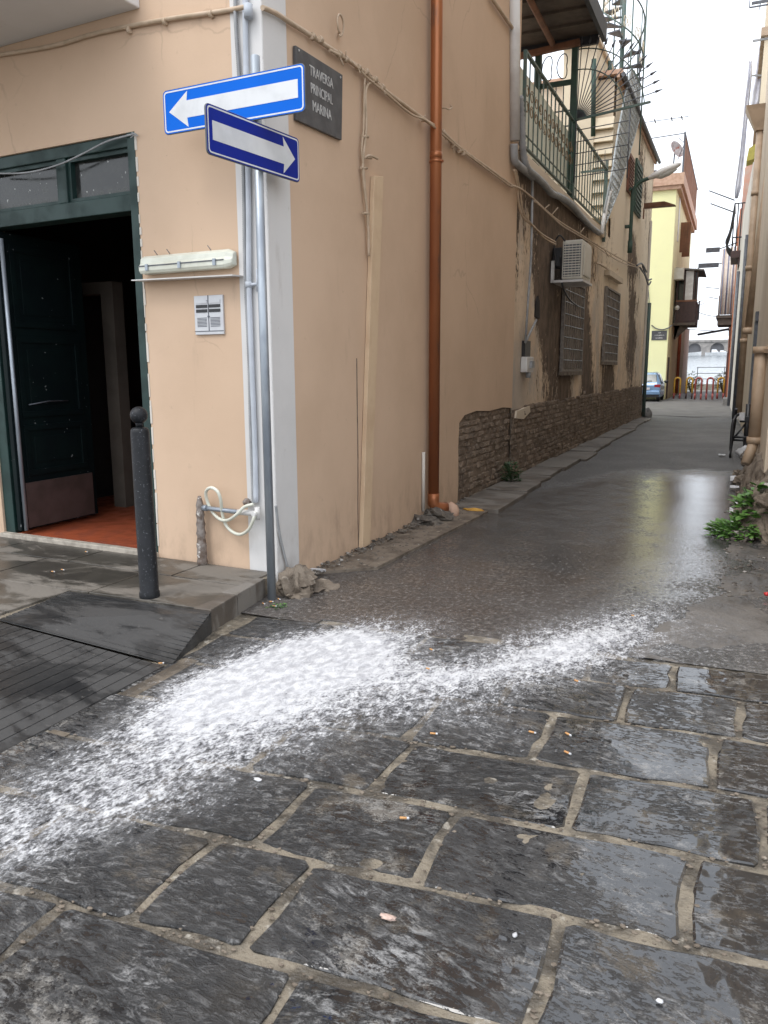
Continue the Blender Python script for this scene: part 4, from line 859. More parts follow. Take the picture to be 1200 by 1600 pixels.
# ---- terrace railing
rl=thing('terrace_railing','green iron terrace railing with rusty scrolls above the peeling wall','railing',LW(10,.05,4.55))
s0,s1=6.45,13.4; zb,zt=4.62,5.80
for nm,z,w in (('top_rail',zt,.05),('bottom_rail',zb,.04),('mid_rail',zb+.16,.02)):
    b=MB(); b.bar(LW(s0,.05,z),LW(s1,.05,z),w,w*.6); obj(nm,b,MAT['irongreen'],rl)
n=26
for k in range(n+1):
    s=s0+(s1-s0)*k/n; thick=k%13==0
    b=MB(); 
    if thick: b.bar(LW(s,.05,zb-.15),LW(s,.05,zt+.02),.045,.045)
    else: b.tube([LW(s,.05,zb),LW(s,.05,zt-.01)],.011,6,cap=False)
    obj('post' if thick else 'baluster',b,MAT['irongreen'],rl)
for k in range(13):
    s=s0+(s1-s0)*(k+.5)/n
    for dz in (.52,.72):
        b=MB(); c=LW(s,.055,zb+dz); P=[c+LW.d*(.10*math.cos(a+k)*(1-.08*a))+Z3*(.085*math.sin(a+k)*(1-.06*a)) for a in np.linspace(0,7.5,14)]; b.tube(P,.0065,5,cap=False); obj('scroll',b,MAT['rust'],rl)
for k in range(14): b=MB(); q=s0+k*.3; b.box(LW,q+.01,q+.285,-.05,-.04,zb+.05,zt-.14); obj('backing_slat',b,simple('pale_green_slat',(.82,.84,.74),(.72,.74,.63),3,.7) if k==0 else bpy.data.materials['pale_green_slat'],rl)
b=MB(); b.bar(LW(s1,.05,zb-.3),LW(s1,.05,zt+.2),.06,.06); b.bar(LW(s1,.05,zt),LW(s1,-.5,zt),.04,.04); obj('end_post',b,MAT['irongreen'],rl)
# ---- pergola frame with spiked fan
pg=thing('terrace_canopy','dark boarded canopy on green posts over the near end of the terrace','canopy',LW(8.2,-.5,4.55))
SF=9.8
b=MB(); b.box(LW,6.42,SF+.05,-1.5,.46,7.14,7.2); obj('board_deck',b,MAT['canopy'],pg)
for k in range(1,6): b=MB(); s=6.42+(SF-6.42)*k/6; b.box(LW,s-.03,s+.03,-1.5,.44,7.10,7.139); obj('batten',b,MAT['canopy'],pg)
b=MB(); b.box(LW,SF-.0,SF+.07,-1.5,.40,7.0,7.26); obj('fascia',b,MAT['canopydark'],pg)
b=MB(); b.box(LW,6.42,SF+.07,.46,.53,7.02,7.30); obj('fascia',b,MAT['canopydark'],pg)
b=MB(); b.bar(LW(SF-.10,-1.4,6.93),LW(SF-.10,.12,7.02),.09,.09); obj('beam',b,MAT['wood'],pg)
b=MB(); b.tube([LW(6.5,-.25,7.05),LW(SF-.2,-.32,7.03)],.05,8); obj('drain_pipe',b,MAT['wood'],pg)
for o in (-.60,.03): b=MB(); b.bar(LW(SF,o,4.55),LW(SF,o,7.0),.12,.10); obj('post',b,MAT['greenshut'],pg)
for z in (6.45,): b=MB(); b.bar(LW(SF,-.55,z),LW(SF,-.02,z),.05,.08); obj('cross_bar',b,MAT['greenshut'],pg)
for z in (6.0,5.75,5.3): b=MB(); b.bar(LW(SF,-.55,z),LW(SF,-.02,z),.02,.02); obj('cross_bar',b,MAT['irongrey'],pg)
for o in (-.42,-.28,-.15): b=MB(); b.bar(LW(SF,o,4.6),LW(SF,o,6.41),.016,.016); obj('cross_bar',b,MAT['irongrey'],pg)
for o in (-.42,-.16):
    b=MB(); P=[LW(SF,o+.12*math.cos(a)*(.4+.6*abs(math.sin(a/2))),6.72+.2*math.sin(a)) for a in np.linspace(0,2*math.pi,17)]; b.tube(P,.010,5); obj('diamond',b,MAT['irongrey'],pg)
fn=thing('spiked_fan','iron fan of spiked bars jutting out from the terrace railing over the lane','security fan',LW(SF,.08,5.85))
c0=LW(SF,.09,5.83); e=lambda r,a: c0+LW.n*(r*math.cos(a))+Z3*(r*math.sin(a))
b=MB(); b.bar(c0,e(1.22,R_(6)),.035,.035); b.bar(c0,e(1.0,R_(93)),.03,.03); obj('base_bar',b,MAT['irongreen'],fn)
for k,a in enumerate(np.linspace(12,88,13)):
    r=1.32 if a<60 else 1.22; b=MB(); b.tube([c0,e(r,R_(a))],.0085,6); p=e(r,R_(a));q=e(r+.12,R_(a)); b.tube([p-(q-p)*.2,p,q],.02,5,rf=lambda i:(.008,.026,.001)[i]); obj('spike',b,MAT['irongrey'],fn)
for r in (.16,.80,1.12):
    b=MB(); b.tube([e(r,R_(a)) for a in np.linspace(6,92,20)],.010,6); obj('hoop',b,MAT['irongreen'],fn)
for k in range(5):
    z=5.66-k*.19; b=MB(); b.tube([LW(SF,.09,z),LW(SF,.98,z+.05)],.008,6); obj('lattice_bar',b,MAT['irongrey'],fn)
for o in (.09,.98): b=MB(); b.tube([LW(SF,o,4.8),LW(SF,o,5.9)],.011,6); obj('lattice_bar',b,MAT['irongrey'],fn)
for k in range(1,7): b=MB(); o=.09+.89*k/7; b.tube([LW(SF,o,5.0),LW(SF,o,5.28)],.005,5); obj('lattice_bar',b,MAT['irongrey'],fn)
# ---- lattice screen at the far end of the railing
lt=thing('lattice_screen','grey patterned lattice screen leaning up behind the end of the terrace railing','screen',LW(15,.1,5))
lp_=[(986,108),(1000,130),(999,185),(985,235),(966,300),(946,350),(944,330),(956,270),(966,205),(976,150)]
poly=[LW.px(x,y,.12) for x,y in lp_]
b=MB()
pa=np.array(poly)
def inside(p):
    r=False
    for i in range(len(pa)):
        a=pa[i];c=pa[(i+1)%len(pa)]
        if (a[1]>p[1])!=(c[1]>p[1]) and p[0]<(c[0]-a[0])*(p[1]-a[1])/(c[1]-a[1])+a[0]: r=not r
    return r
sA,sB=pa[:,0].min(),pa[:,0].max(); zA,zB=pa[:,1].min(),pa[:,1].max()
ks=np.arange(sA,sB,.17)
for s in ks:
    run=[]
    for z in np.arange(zA,zB,.07):
        if inside((s,z)): run.append(LW(s+.035*math.sin(z*28),.12,z))
        else:
            if len(run)>2: b.tube(run,.013,5)
            run=[]
    if len(run)>2: b.tube(run,.013,5)
for z in np.arange(zA,zB,.16):
    run=[]
    for s in np.arange(sA,sB,.1):
        if inside((s,z)): run.append(LW(s,.125,z+.03*math.sin(s*30)))
        else:
            if len(run)>2: b.tube(run,.012,5)
            run=[]
    if len(run)>2: b.tube(run,.012,5)
o=obj('lattice_bars',b,MAT['mesh'],lt,kind='stuff')
b=MB(); b.tube([LW(s,.12,z) for s,z in poly],.022,6,closed=True); obj('lattice_frame',b,MAT['mesh'],lt)
# ---- spiral staircase
sx,sz0=LW.px(967,190,-.25); C0=lambda z,r,a: LW(sx,-.25,0)+LW.d*r*math.cos(a)+LW.n*r*math.sin(a)+Z3*z
st=thing('spiral_staircase','green iron spiral staircase rising from the terrace roof against the sky','staircase',C0(7.2,0,0))
b=MB(); b.tube([C0(6.9,0,0),C0(11.2,0,0)],.055,10); obj('column',b,MAT['irongreen'],st)
nt=17; R0=.52
for k in range(nt):
    a0=R_(200)+k*R_(34); a1=a0+R_(36); z=7.25+k*.235
    bb=MB(); vs=[]
    for zz_ in (z-.03,z): vs+= [C0(zz_,.05,a0),C0(zz_,R0,a0),C0(zz_,R0,a1),C0(zz_,.05,a1)]
    bb.add(vs,[(0,1,2,3),(7,6,5,4),(0,4,5,1),(1,5,6,2),(2,6,7,3),(3,7,4,0)]); obj('tread',bb,MAT['irongrey'],st)
    bb=MB(); bb.tube([C0(z,R0-.02,a0),C0(z+.95,R0-.02,a0)],.013,6); obj('baluster',bb,MAT['irongreen'],st)
    bb=MB(); q=[C0(z+.40+.14*math.sin(t*2)*(1),R0-.02,a0+R_(15)+R_(9)*math.cos(t)) for t in np.linspace(0,2*math.pi,13)]; bb.tube(q,.011,5); obj('ornament',bb,MAT['cream'],st)
for h in (.95,.12): 
    bb=MB(); bb.tube([C0(7.25+t*.235+h,R0-.02,R_(200)+t*R_(34)) for t in np.linspace(0,nt,90)],.018,6); obj('handrail',bb,MAT['irongreen'],st)
for a in (R_(150),R_(330),R_(60)): bb=MB(); bb.tube([C0(6.9,R0+.05,a),C0(10.8,R0+.05,a)],.02,6); obj('outer_post',bb,MAT['irongreen'],st)
gpst=[(928,92,928,182,.05),(953,95,953,182,.045)]
for i,(x0,y0,x1,y1,r) in enumerate(gpst):
    p,q=LW.P(x0,y0,-.3),LW.P(x1,y1,-.3); b=MB(); b.tube([q-Z3*.4,p],r,8); obj('support_post',b,MAT['greenshut'],st)
b=MB(); p=LW.P(1000,130,-.2); b.tube([p-Z3*.6,LW.P(1000,60,-.2)],.025,6); b.tube([LW.P(1000,75,-.2),LW.P(996,80,-.2),LW.P(996,120,-.2)],.015,5); single('aerial_mast',b,MAT['irongrey'],'thin grey mast rising beside the spiral staircase','mast')
# ---- pipes and wires on the peeling wall
Q=lambda x,y,o=.06: LW.P(x,y,o)
P=smooth_path([Q(812,150,.08),Q(815,190,.08),Q(817,235,.08),Q(823,262,.1),Q(836,275,.1),Q(850,288,.1),Q(862,302,.1),Q(876,308,.1),Q(893,320,.1),Q(908,338,.1),Q(925,356,.1),Q(936,364,.1)],6)
b=corrug(P,.055,.03); single('drain_hose',b,MAT['greyplastic'],'thick grey corrugated hose snaking down under the terrace railing','hose')
P=smooth_path([Q(803,225,.06),Q(804,250,.06),Q(810,258,.07),Q(822,268,.07),Q(832,277,.07)],6)
b=MB(); b.tube(P,.05,10); single('drain_elbow',b,MAT['greyplastic'],'grey pipe elbow at the near end of the terrace beneath the white pipe','pipe')
b=MB(); b.tube([Q(832,280),Q(830,400),Q(825,470),Q(821,535)],.018,8); b.tube([Q(821,535),Q(838,500)],.018,8); single('meter_conduit',b,MAT['greyplastic'],'thin grey conduit dropping to the meter box on the peeling wall','conduit')
mb=thing('meter_box','small grey electric box with a dark opening on the peeling wall','meter box',Q(818,570,0))
sA,zA=LW.px(813,582); sB,zB=LW.px(824,558); b=MB(); b.box(LW,sA,sB,.0,.10,zA,zB); obj('casing',b,MAT['pipewhite'],mb,bevel=.01)
sC,zC=LW.px(822,533); b=MB(); b.box(LW,sA+.05,sB-.02,.0,.05,zB+.002,zC); obj('dark_opening',b,MAT['blackp'],mb)
b=MB(); b.box(LW,sA+.15,sB-.1,.10,.14,zA+.07,zB-.06); b.tube([LW((sA+sB)/2,.07,zA-.08),LW((sA+sB)/2,.07,zA)],.04,8); obj('fuse_cover',b,MAT['greyplastic'],mb)
b=MB(); pts=[(800,290),(815,296),(835,312),(860,335),(880,350),(905,365),(930,381),(950,393),(975,407),(998,417),(1003,420)]
b.tube(smooth_path([Q(x,y,.07) for x,y in pts],5),.014,6); b.tube(smooth_path([Q(x,y+3+2*math.sin(x),.09) for x,y in pts[2:]],5),.012,5)
random.seed(5)
for x,y in [(850,327),(862,336),(905,366),(932,383),(940,388),(945,391),(952,395),(960,398),(972,405),(985,412),(1000,419)]:
    p=Q(x,y,.08); b.tube([p,p+LW.d*random.uniform(-.2,.3)+Z3*random.uniform(-.15,.16)+LW.n*.05],.009,5)
single('wall_wires',b,MAT['cable'],'tangled beige wires running along the peeling wall past the air conditioner','cable')
b=MB(); b.tube(smooth_path([Q(803,265,.05),Q(808,290,.05),Q(811,320,.05),Q(818,340,.06),Q(835,355,.06),Q(850,372,.08),Q(868,382,.15)],6),.016,6); b.tube(smooth_path([Q(806,265,.05),Q(813,300,.05),Q(817,330,.05),Q(832,352,.08),Q(850,368,.09),Q(868,378,.15)],6),.013,6); single('coolant_pipe',b,MAT['cable'],'pair of cream coolant pipes looping to the air conditioner','pipe')
b=MB(); b.tube(smooth_path([Q(932,411,.06),Q(940,414,.06),Q(952,422,.07),Q(963,428,.06),Q(965,420,.05)],5),.02,6); single('wall_cable',b,MAT['cable'],'short loop of beige cable over the second barred window','cable')
# ---- air conditioner
ac=thing('air_conditioner','cream air conditioner unit on brackets high on the peeling wall','air conditioner',LW(9.3,.1,3))
sa,o0,o1,z0,z1=9.25,.17,.50,3.12,3.82; L=.82
sa=LW.px(878,410,.17)[0]
zt1=LW.px(878,375,.17)[1]; zb1=LW.px(878,437,.17)[1]; z0,z1=zb1,zt1
b=MB(); b.box(LW,sa,sa+L,o0,o1,z0,z1); obj('casing',b,MAT['ac'],ac,bevel=.02)
nl=13
for k in range(nl):
    z=z0+.05+(z1-z0-.12)*k/(nl-1); b=MB(); b.box(LW,sa-.014,sa+.001,o0+.03,o1-.03,z,z+.018); obj('louver',b,MAT['ac'],ac)
b=MB(); b.box(LW,sa-.004,sa-.001,o0+.025,o1-.025,z0+.04,z1-.05); obj('coil',b,MAT['irongrey'],ac)
for k in range(5): b=MB(); o=o0+.05+(o1-o0-.1)*k/4; b.box(LW,sa-.018,sa-.0145,o,o+.006,z0+.04,z1-.05); obj('louver_stay',b,MAT['ac'],ac)
b=MB(); b.box(LW,sa+.08,sa+L-.1,o1,o1+.02,z0+.06,z1-.07); obj('front_panel',b,MAT['ac'],ac,bevel=.01)
b=MB(); b.box(LW,sa-.03,sa+L+.02,.02,o1+.03,z0-.05,z0-.012); b.box(LW,sa-.03,sa+.02,.0,.05,z0-.05,z0+.3); b.box(LW,sa+L-.05,sa+L,.0,.05,z0-.05,z0+.3); obj('bracket',b,MAT['pipewhite'],ac)
b=MB(); b.box(LW,sa+.02,sa+.3,.0,o0-.01,z0+.2,z1-.1); obj('valve_cover',b,MAT['blackp'],ac,bevel=.02)
b=MB(); b.tube(smooth_path([LW(sa-.04,.22,z1-.02),LW(sa-.09,.13,z1+.07),LW(sa-.07,.05,z1-.1),LW(sa-.06,.10,z0+.2)],6),.013,6); b.tube(smooth_path([Q(876,400,.15),Q(877,430,.15),Q(880,450,.2),Q(890,468,.2),Q(902,478,.2)],6),.016,6); single('drain_tube',b,MAT['blackp'],'black drain tube curling below the air conditioner','tube')
# ---- street lamp
sl=thing('street_lamp','green wall mounted street lamp arm with a white cobra head','street lamp',LW(18.1,.1,4.8))
p0=LW.P(984,392,.14); sP=LW.px(984,392,.14)[0]; zz0=p0[2]; zt_=LW.px(988,305,.14)[1]
arc=[LW(sP,.14,zz0),LW(sP,.14,zt_)]
c_=LW(sP,.14,zt_)
hd=RW.T@(np.array([0,0,0])); 
tip=LW(sP-.1,.9,zt_+.95)
arc=smooth_path([LW(sP,.14,zz0),LW(sP,.14,zz0+1.0),LW(sP,.14,zt_),LW(sP,.17,zt_+.16),LW(sP,.30,zt_+.30),LW(sP,.52,zt_+.38)],8)
b=MB(); b.tube(arc,.045,10); b.tube([LW(sP,.14,zz0-.05),LW(sP,.14,zz0+.25)],.06,10); obj('arm',b,MAT['greenshut'],sl)
for z in (zz0+.6,zz0+1.5): b=MB(); b.box(LW,sP-.09,sP+.09,-.01,.12,z-.03,z+.03); obj('clamp',b,MAT['greenshut'],sl)
a_=arc[-1]; dv=LW.n*.93+Z3*.34; dv/=np.linalg.norm(dv)
b=MB(); prof=[(.04,0),(.07,.04),(.115,.18),(.135,.4),(.12,.62),(.07,.78),(.01,.82)]; b.lathe(a_-dv*.03,prof,14,axis=dv); 
for i,v in enumerate(b.v):
    w=np.array(v)-a_; h=w[2]-dv[2]*w.dot(dv); b.v[i]=tuple(np.array(v)-Z3*h*.35)
obj('lamp_head',b,MAT['pipewhite'],sl)
b=MB(); b.lathe(a_+dv*.18-Z3*.06,[(.03,0),(.09,.1),(.10,.3),(.05,.5)],12,axis=dv); obj('lens',b,simple('lamp_lens',(.5,.5,.47),(.45,.45,.42),6,.2),sl)
b=MB(); q=LW.P(1006,325,.1); b.hexa([q+np.array(v) for v in ((0,0,0),(.85,-.1,.0),(.85,.3,.02),(0,.3,.02),(0,0,.13),(.55,-.1,.12),(.55,.3,.12),(0,.3,.13))]); b.tube([q-Z3*.3,q],.02,5); single('small_awning',b,MAT['wood'],'small reddish board awning below the street lamp head','awning')
b=MB()
for pts in ([(1000,418),(1008,430),(1013,445),(1017,440)],[(1004,415),(1011,436),(1018,436)],[(995,415),(1003,412),(1010,425)]): b.tube(smooth_path([Q(x,y,.15+.02*i) for i,(x,y) in enumerate(pts)],5),.025,5)
single('junction_wires',b,MAT['irongrey'],'knot of grey wires at the far corner of the peeling house','cable')
b=MB(); P=[(1003,600),(1001,650)]; b.tube([LW(22.55,.09,.05),LW(22.55,.09,3.7)],.06,8); single('corner_drainpipe',b,MAT['irongreen'],'dark green drainpipe at the far corner of the peeling house','downpipe')
b=MB(); b.rock(LW(22.75,.16,.06),.16,.16,.22,31,16,11,.5); single('corner_guard_stone',b,MAT['gblock'],'rounded grey guard stone at the far corner of the peeling house','stone')
b=MB(); b.tube(smooth_path([LW.P(954,296,.1),LW.P(948,318,.12),LW.P(943,345,.12),LW.P(940,366,.1)],6),.045,8); single('white_hose',b,MAT['pipewhite'],'white hose curving down at the end of the terrace railing','hose')
# ================================================================== BEYOND THE CROSSING
YF=44.2
def Yp(px,py,y):
    v=ray(px,py); return CAM+v*((y-CAM[1])/v[1])
yx=Yp(1038,620,YF)[0]; yz=Yp(1058,290,YF)[2]
yb=thing('yellow_building','pale yellow house with a terracotta cornice behind the parked blue car','building',(yx-3,YF,0))
YE=58.5
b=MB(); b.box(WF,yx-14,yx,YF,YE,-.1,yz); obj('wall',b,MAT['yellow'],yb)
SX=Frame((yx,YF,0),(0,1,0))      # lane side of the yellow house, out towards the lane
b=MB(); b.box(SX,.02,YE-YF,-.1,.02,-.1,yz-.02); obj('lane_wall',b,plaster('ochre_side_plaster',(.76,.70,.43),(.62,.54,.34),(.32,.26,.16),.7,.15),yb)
b=MB(); b.box(WF,yx-14,yx+.35,YF-.30,YE,yz,yz+.55); b.box(WF,yx-14,yx+.22,YF-.18,YE,yz-.18,yz-.001); obj('cornice',b,MAT['terracotta'],yb)
b=MB(); b.box(WF,yx-14,yx-1,YF-.2,YE,yz+.551,yz+.8); obj('roof',b,MAT['brownwood'],yb)
rr=thing('roof_railing','brown slatted railing along the roof edge of the yellow house','railing',(yx,YF+6,yz+.5)) 
for k in range(22):
    s=.0+k*.62; b=MB(); b.box(SX,s,s+.20,.22,.26,yz+.63,yz+2.45); obj('slat',b,MAT['wood'],rr)
b=MB(); b.bar(SX(0,.24,yz+2.5),SX(14,.24,yz+2.5),.06,.06); b.bar(SX(0,.24,yz+.62),SX(14,.24,yz+.62),.06,.06); b.bar(SX(0,.24,yz+.56),SX(0,.24,yz+2.5),.08,.08); b.bar(SX(0,.24,yz+2.45),SX(0,-3.6,yz+2.3),.04,.04); b.bar(SX(0,-3.6,yz+.5),SX(0,-3.6,yz+2.5),.08,.08); obj('rail',b,MAT['irongrey'],rr)
dsh=thing('satellite_dish','rusty satellite dish on the roof of the yellow house','satellite dish',(yx-.6,YF+1.5,yz+.6))
dc=Yp(1055,235,YF+1.5); ax_=np.array([.75,-.55,.35]); ax_/=np.linalg.norm(ax_)
b=MB(); b.lathe(dc,[(.02,0),(.2,.02),(.37,.08),(.44,.13),(.455,.135),(.44,.14),(.36,.095),(.2,.035),(.02,.015)],22,axis=ax_); obj('dish',b,simple('dish_metal',(.45,.42,.42),(.3,.25,.24),4,.5,spot=(.3,.1,.07),spots=(.55,.65),spotscale=3),dsh)
b=MB(); b.tube([dc+ax_*.2-Z3*.6,dc+ax_*.62,dc+ax_*.2+Z3*.5],.02,6); b.tube([dc-ax_*.02,dc-ax_*.1-Z3*1.3],.04,6); obj('feed_arm',b,MAT['irongrey'],dsh)
wallk=[(1066,340,375,4.5)]
b=MB(); z1=Yp(1073,340,47)[2]; z0=Yp(1073,388,47)[2]
for s0,o1 in ((4.2,.85),(6.2,.85)):
    o1=Yp(1079,365,YF+s0)[0]-yx; b=MB(); b.box(SX,s0,s0+.07,o1-.75,o1,z0,z1); obj('shutter',b,MAT['wood'],yb)
    for k in range(8): z=z0+.1+(z1-z0-.2)*k/8; bb=MB(); bb.box(SX,s0-.012,s0-.001,o1-.68,o1-.08,z,z+.12); obj('slat',bb,MAT['wood'],yb)
b=MB(); b.box(SX,1.9,2.5,.02,.05,z0+.3,z1+.9); obj('pale_pipe_cover',b,MAT['pipewhite'],yb)
# enclosed balcony
eb=thing('enclosed_balcony','dark brown enclosed balcony with a white blind on the yellow house','balcony',SX(3.5,.5,4))
BS=2.2; BO=Yp(1088,470,YF+BS)[0]-yx-1.05; EX=Frame((yx+BO,YF,0),(0,1,0)); zq0=Yp(1075,508,YF+BS)[2]; zq1=Yp(1075,420,YF+BS)[2]; zqm=Yp(1075,470,YF+BS)[2]
b=MB(); b.box(EX,BS,BS+3.2,-BO,1.05,zq0,zq0+.14); obj('floor_slab',b,MAT['canopy'],eb)
b=MB(); b.box(EX,BS,BS+.05,.02,1.05,zq0+.141,zqm); b.box(EX,BS+.05,BS+3.2,1.0,1.05,zq0+.141,zqm); obj('parapet',b,MAT['brownwood'],eb)
for k in range(5): bb=MB(); o=.05+k*.2; bb.box(EX,BS-.02,BS-.001,o,o+.16,zq0+.2,zqm-.05); obj('parapet_board',bb,MAT['brownwood'],eb)
b=MB(); b.box(EX,BS,BS+.03,.40,.84,zqm+.02,zq1-.1); obj('blind',b,MAT['pipewhite'],eb)
for o in (.02,.38,.86,1.0): bb=MB(); bb.box(EX,BS-.01,BS+.06,o,o+.08,zqm,zq1); obj('post',bb,MAT['brownwood'],eb)
b=MB(); b.box(EX,BS+.4,BS+3.2,.05,1.0,zqm,zq1); obj('window_strip',b,MAT['carglass'],eb)
b=MB(); b.box(EX,BS-.02,BS+.1,.0,1.1,zqm-.04,zqm+.05); obj('handrail',b,MAT['wood'],eb)
b=MB(); b.hexa([EX(BS-.25,-.05,zq1),EX(BS-.25,1.35,zq1-.15),EX(BS+3.4,1.35,zq1-.15),EX(BS+3.4,-.05,zq1),EX(BS-.25,-.05,zq1+.07),EX(BS-.25,1.35,zq1-.08),EX(BS+3.4,1.35,zq1-.08),EX(BS+3.4,-.05,zq1+.07)]); obj('roof',b,MAT['gblock'],eb)
b=MB(); b.lathe(EX(BS-.02,.1,zqm-.35),[(.13,0),(.13,.05),(.02,.07)],10,axis=(0,-1,0)); single('balcony_lamp',b,MAT['pipewhite'],'round white lamp on the front of the dark enclosed balcony','lamp')
a2=thing('air_conditioner','small cream air conditioner beside the dark enclosed balcony','air conditioner',SX(2,.2,7))
ca=Yp(1063,428,YF+1.6); b=MB(); b.box(SX,1.3,1.9,.0,ca[0]-yx+.18,ca[2]-.3,ca[2]+.28); obj('casing',b,MAT['ac'],a2)
for k in range(7): bb=MB(); z=ca[2]-.25+k*.07; bb.box(SX,1.285,1.299,ca[0]-yx-.15,ca[0]-yx+.15,z,z+.035); obj('louver',bb,MAT['pipewhite'],a2)
for o in (.25,.8): bb=MB(); bb.hexa([EX(BS+.3,0,zq0-.7),EX(BS+.4,0,zq0-.7),EX(BS+.4,.05,zq0-.75),EX(BS+.3,.05,zq0-.75),EX(BS+.3,0,zq0-.001),EX(BS+.4,0,zq0-.001),EX(BS+.4,o,zq0-.001),EX(BS+.3,o,zq0-.001)]); obj('bracket',bb,MAT['canopy'],eb)
# name plaque on the yellow house
vp=thing('street_plaque','small dark street plaque with three worn lines of lettering on the yellow wall','plaque',Yp(1030,524,YF))
c=Yp(1030,524,YF-.02); FY=Frame((c[0],YF,c[2]),(1,0,0)); 
b=MB(); b.box(FY,-.38,.38,.0,.03,-.24,.24); obj('slab',b,MAT['slate'],vp)
random.seed(9)
for n_,z in ((3,.13),(10,.0),(8,-.13)):        # lettering too small to read in the photograph: worn strokes only
    b=MB()
    for k in range(n_):
        x=(k-(n_-1)/2)*.048; b.box(FY,x-.006,x+.006,.031,.034,z-.032,z+random.uniform(.02,.034)); b.box(FY,x+.0065,x+.028,.031,.034,z-.032+random.choice((0,.028,.05)),z-.02+random.choice((.0,.028,.05)))
    obj('lettering',b,MAT['letter'],vp,kind='stuff')
b=MB(); P=[Yp(x,y,YF-.06) for x,y in ((1018,508),(1025,513),(1035,515),(1045,512),(1050,508))]; b.tube(smooth_path(P,5),.03,6); P=[Yp(x,y,YF-.06) for x,y in ((1012,440),(1014,470),(1013,505))]; b.tube(smooth_path(P,5),.02,5); single('front_wires',b,MAT['irongrey'],'loose grey wires sagging above the plaque on the yellow wall','wire')
b=MB(); b.box(Frame((yx-2.05,YF,0),(1,0,0)),-.12,.12,.0,.12,4.2,6.0); b.box(Frame((yx-2.05,YF,0),(1,0,0)),-.12,.12,.0,.12,7.0,9.0); single('wall_duct',b,MAT['irongrey'],'dark vertical duct on the yellow wall above the car','duct')
b=MB(); b.tube([SX(7.5,.12,.1),SX(7.5,.12,5.6)],.09,8); single('orange_pipe',b,MAT['orangepipe'],'orange red drainpipe on the lane side below the enclosed balcony','downpipe')
b=MB(); b.box(SX,9.0,14.3,.021,.30,-.05,4.2); single('lean_to',b,MAT['pale'],'low pale walled lean to at the sea end of the yellow house','building')
b=MB(); b.box(SX,.6,1.3,.021,.06,.02,2.2); single('side_door',b,MAT['brownwood'],'dark brown door in the lane side of the yellow house','door')
# ---- parked car, seen from behind
cx=(G(1034,627)[0])-.80; cy=40.9
car=thing('parked_car','light blue small hatchback parked with its tail towards the lane','car',(cx,cy+1.6,0))
def loft(b,secs,smooth=False):
    n=len(secs[0]); vs=[p for s in secs for p in s]; fs=[]
    for i in range(len(secs)-1):
        for k in range(n): fs.append((i*n+k,i*n+(k+1)%n,(i+1)*n+(k+1)%n,(i+1)*n+k))
    fs.append(tuple(range(n))[::-1]); fs.append(tuple((len(secs)-1)*n+k for k in range(n))); return b.add(vs,fs,smooth)
def csec(y,zt,ztw,wb,zbelt=.86,z0=.22):
    h=[(wb*.94,z0),(wb,z0+.12),(wb,.6),(wb*.985,zbelt),(ztw,zt-.06),(ztw*.86,zt)]
    return [(cx+x,cy+y,z) for x,z in h]+[(cx-x,cy+y,z) for x,z in h[::-1]]
b=MB(); loft(b,[csec(.0,.80,.66,.70,.74,.28),csec(.06,.92,.68,.75,.80,.22),csec(.16,1.0,.66,.76,.86),csec(.42,1.36,.56,.765),csec(.6,1.42,.56,.77),csec(1.3,1.44,.575,.77),csec(1.9,1.36,.56,.77),csec(2.35,1.02,.62,.765),csec(2.5,.95,.62,.76),csec(3.1,.82,.55,.72,.74),csec(3.28,.6,.5,.62,.55,.3)])
obj('body',b,MAT['bluepaint'],car,bevel=.04)
b=MB(); zA,zB=.93,1.33; yA,yB=.10,.385; e=-.018
b.hexa([(cx-.58,cy+yA+e,zA),(cx+.58,cy+yA+e,zA),(cx+.58,cy+yA+.03,zA),(cx-.58,cy+yA+.03,zA),(cx-.50,cy+yB+e,zB),(cx+.50,cy+yB+e,zB),(cx+.50,cy+yB+.03,zB),(cx-.50,cy+yB+.03,zB)]); obj('rear_window',b,MAT['carglass'],car,bevel=.02)
b=MB(); b.tube([(cx-.02,cy+.07,.95),(cx+.25,cy+.11,1.03),(cx+.33,cy+.11,1.0)],.012,5); obj('wiper',b,MAT['blackp'],car)
for sgn in (-1,1):
    b=MB(); b.box(WF,cx+sgn*.735-.0 if sgn<0 else cx+.46,cx-.46 if sgn<0 else cx+.735,cy-.005,cy+.09,.70,.84); obj('tail_light',b,MAT['redlens'],car,bevel=.015)
    b=MB(); b.hexa([(cx+sgn*.770,cy+.55,.92),(cx+sgn*.770,cy+1.2,.92),(cx+sgn*.760,cy+1.2,.93),(cx+sgn*.760,cy+.55,.93),(cx+sgn*.64,cy+.62,1.32),(cx+sgn*.64,cy+1.2,1.34),(cx+sgn*.62,cy+1.2,1.34),(cx+sgn*.62,cy+.62,1.32)]); obj('side_window',b,MAT['carglass'],car)
    b=MB(); b.rock((cx+sgn*.86,cy+2.0,.95),.10,.07,.07,3); obj('mirror',b,MAT['blackp'],car)
    for yy_ in (.55,2.65):
        b=MB(); c=np.array([cx+sgn*.63,cy+yy_,.275]); b.lathe(c-np.array([.08,0,0]),[(.17,.0),(.25,.0),(.275,.03),(.275,.13),(.25,.16),(.17,.16)],20,axis=(1,0,0)); w=obj('wheel',b,MAT['tyre'],car)
        b=MB(); b.lathe(c-np.array([.075,0,0]),[(.02,.0),(.168,.0),(.168,.15),(.02,.15)],16,axis=(1,0,0)); obj('rim',b,MAT['galv'],w)
b=MB(); b.box(WF,cx-.74,cx+.74,cy-.07,cy+.10,.34,.54); obj('bumper',b,MAT['bluepaint'],car,bevel=.04)
b=MB(); b.box(WF,cx-.70,cx+.70,cy-.02,cy+.2,.22,.335); obj('bumper_skirt',b,MAT['blackp'],car)
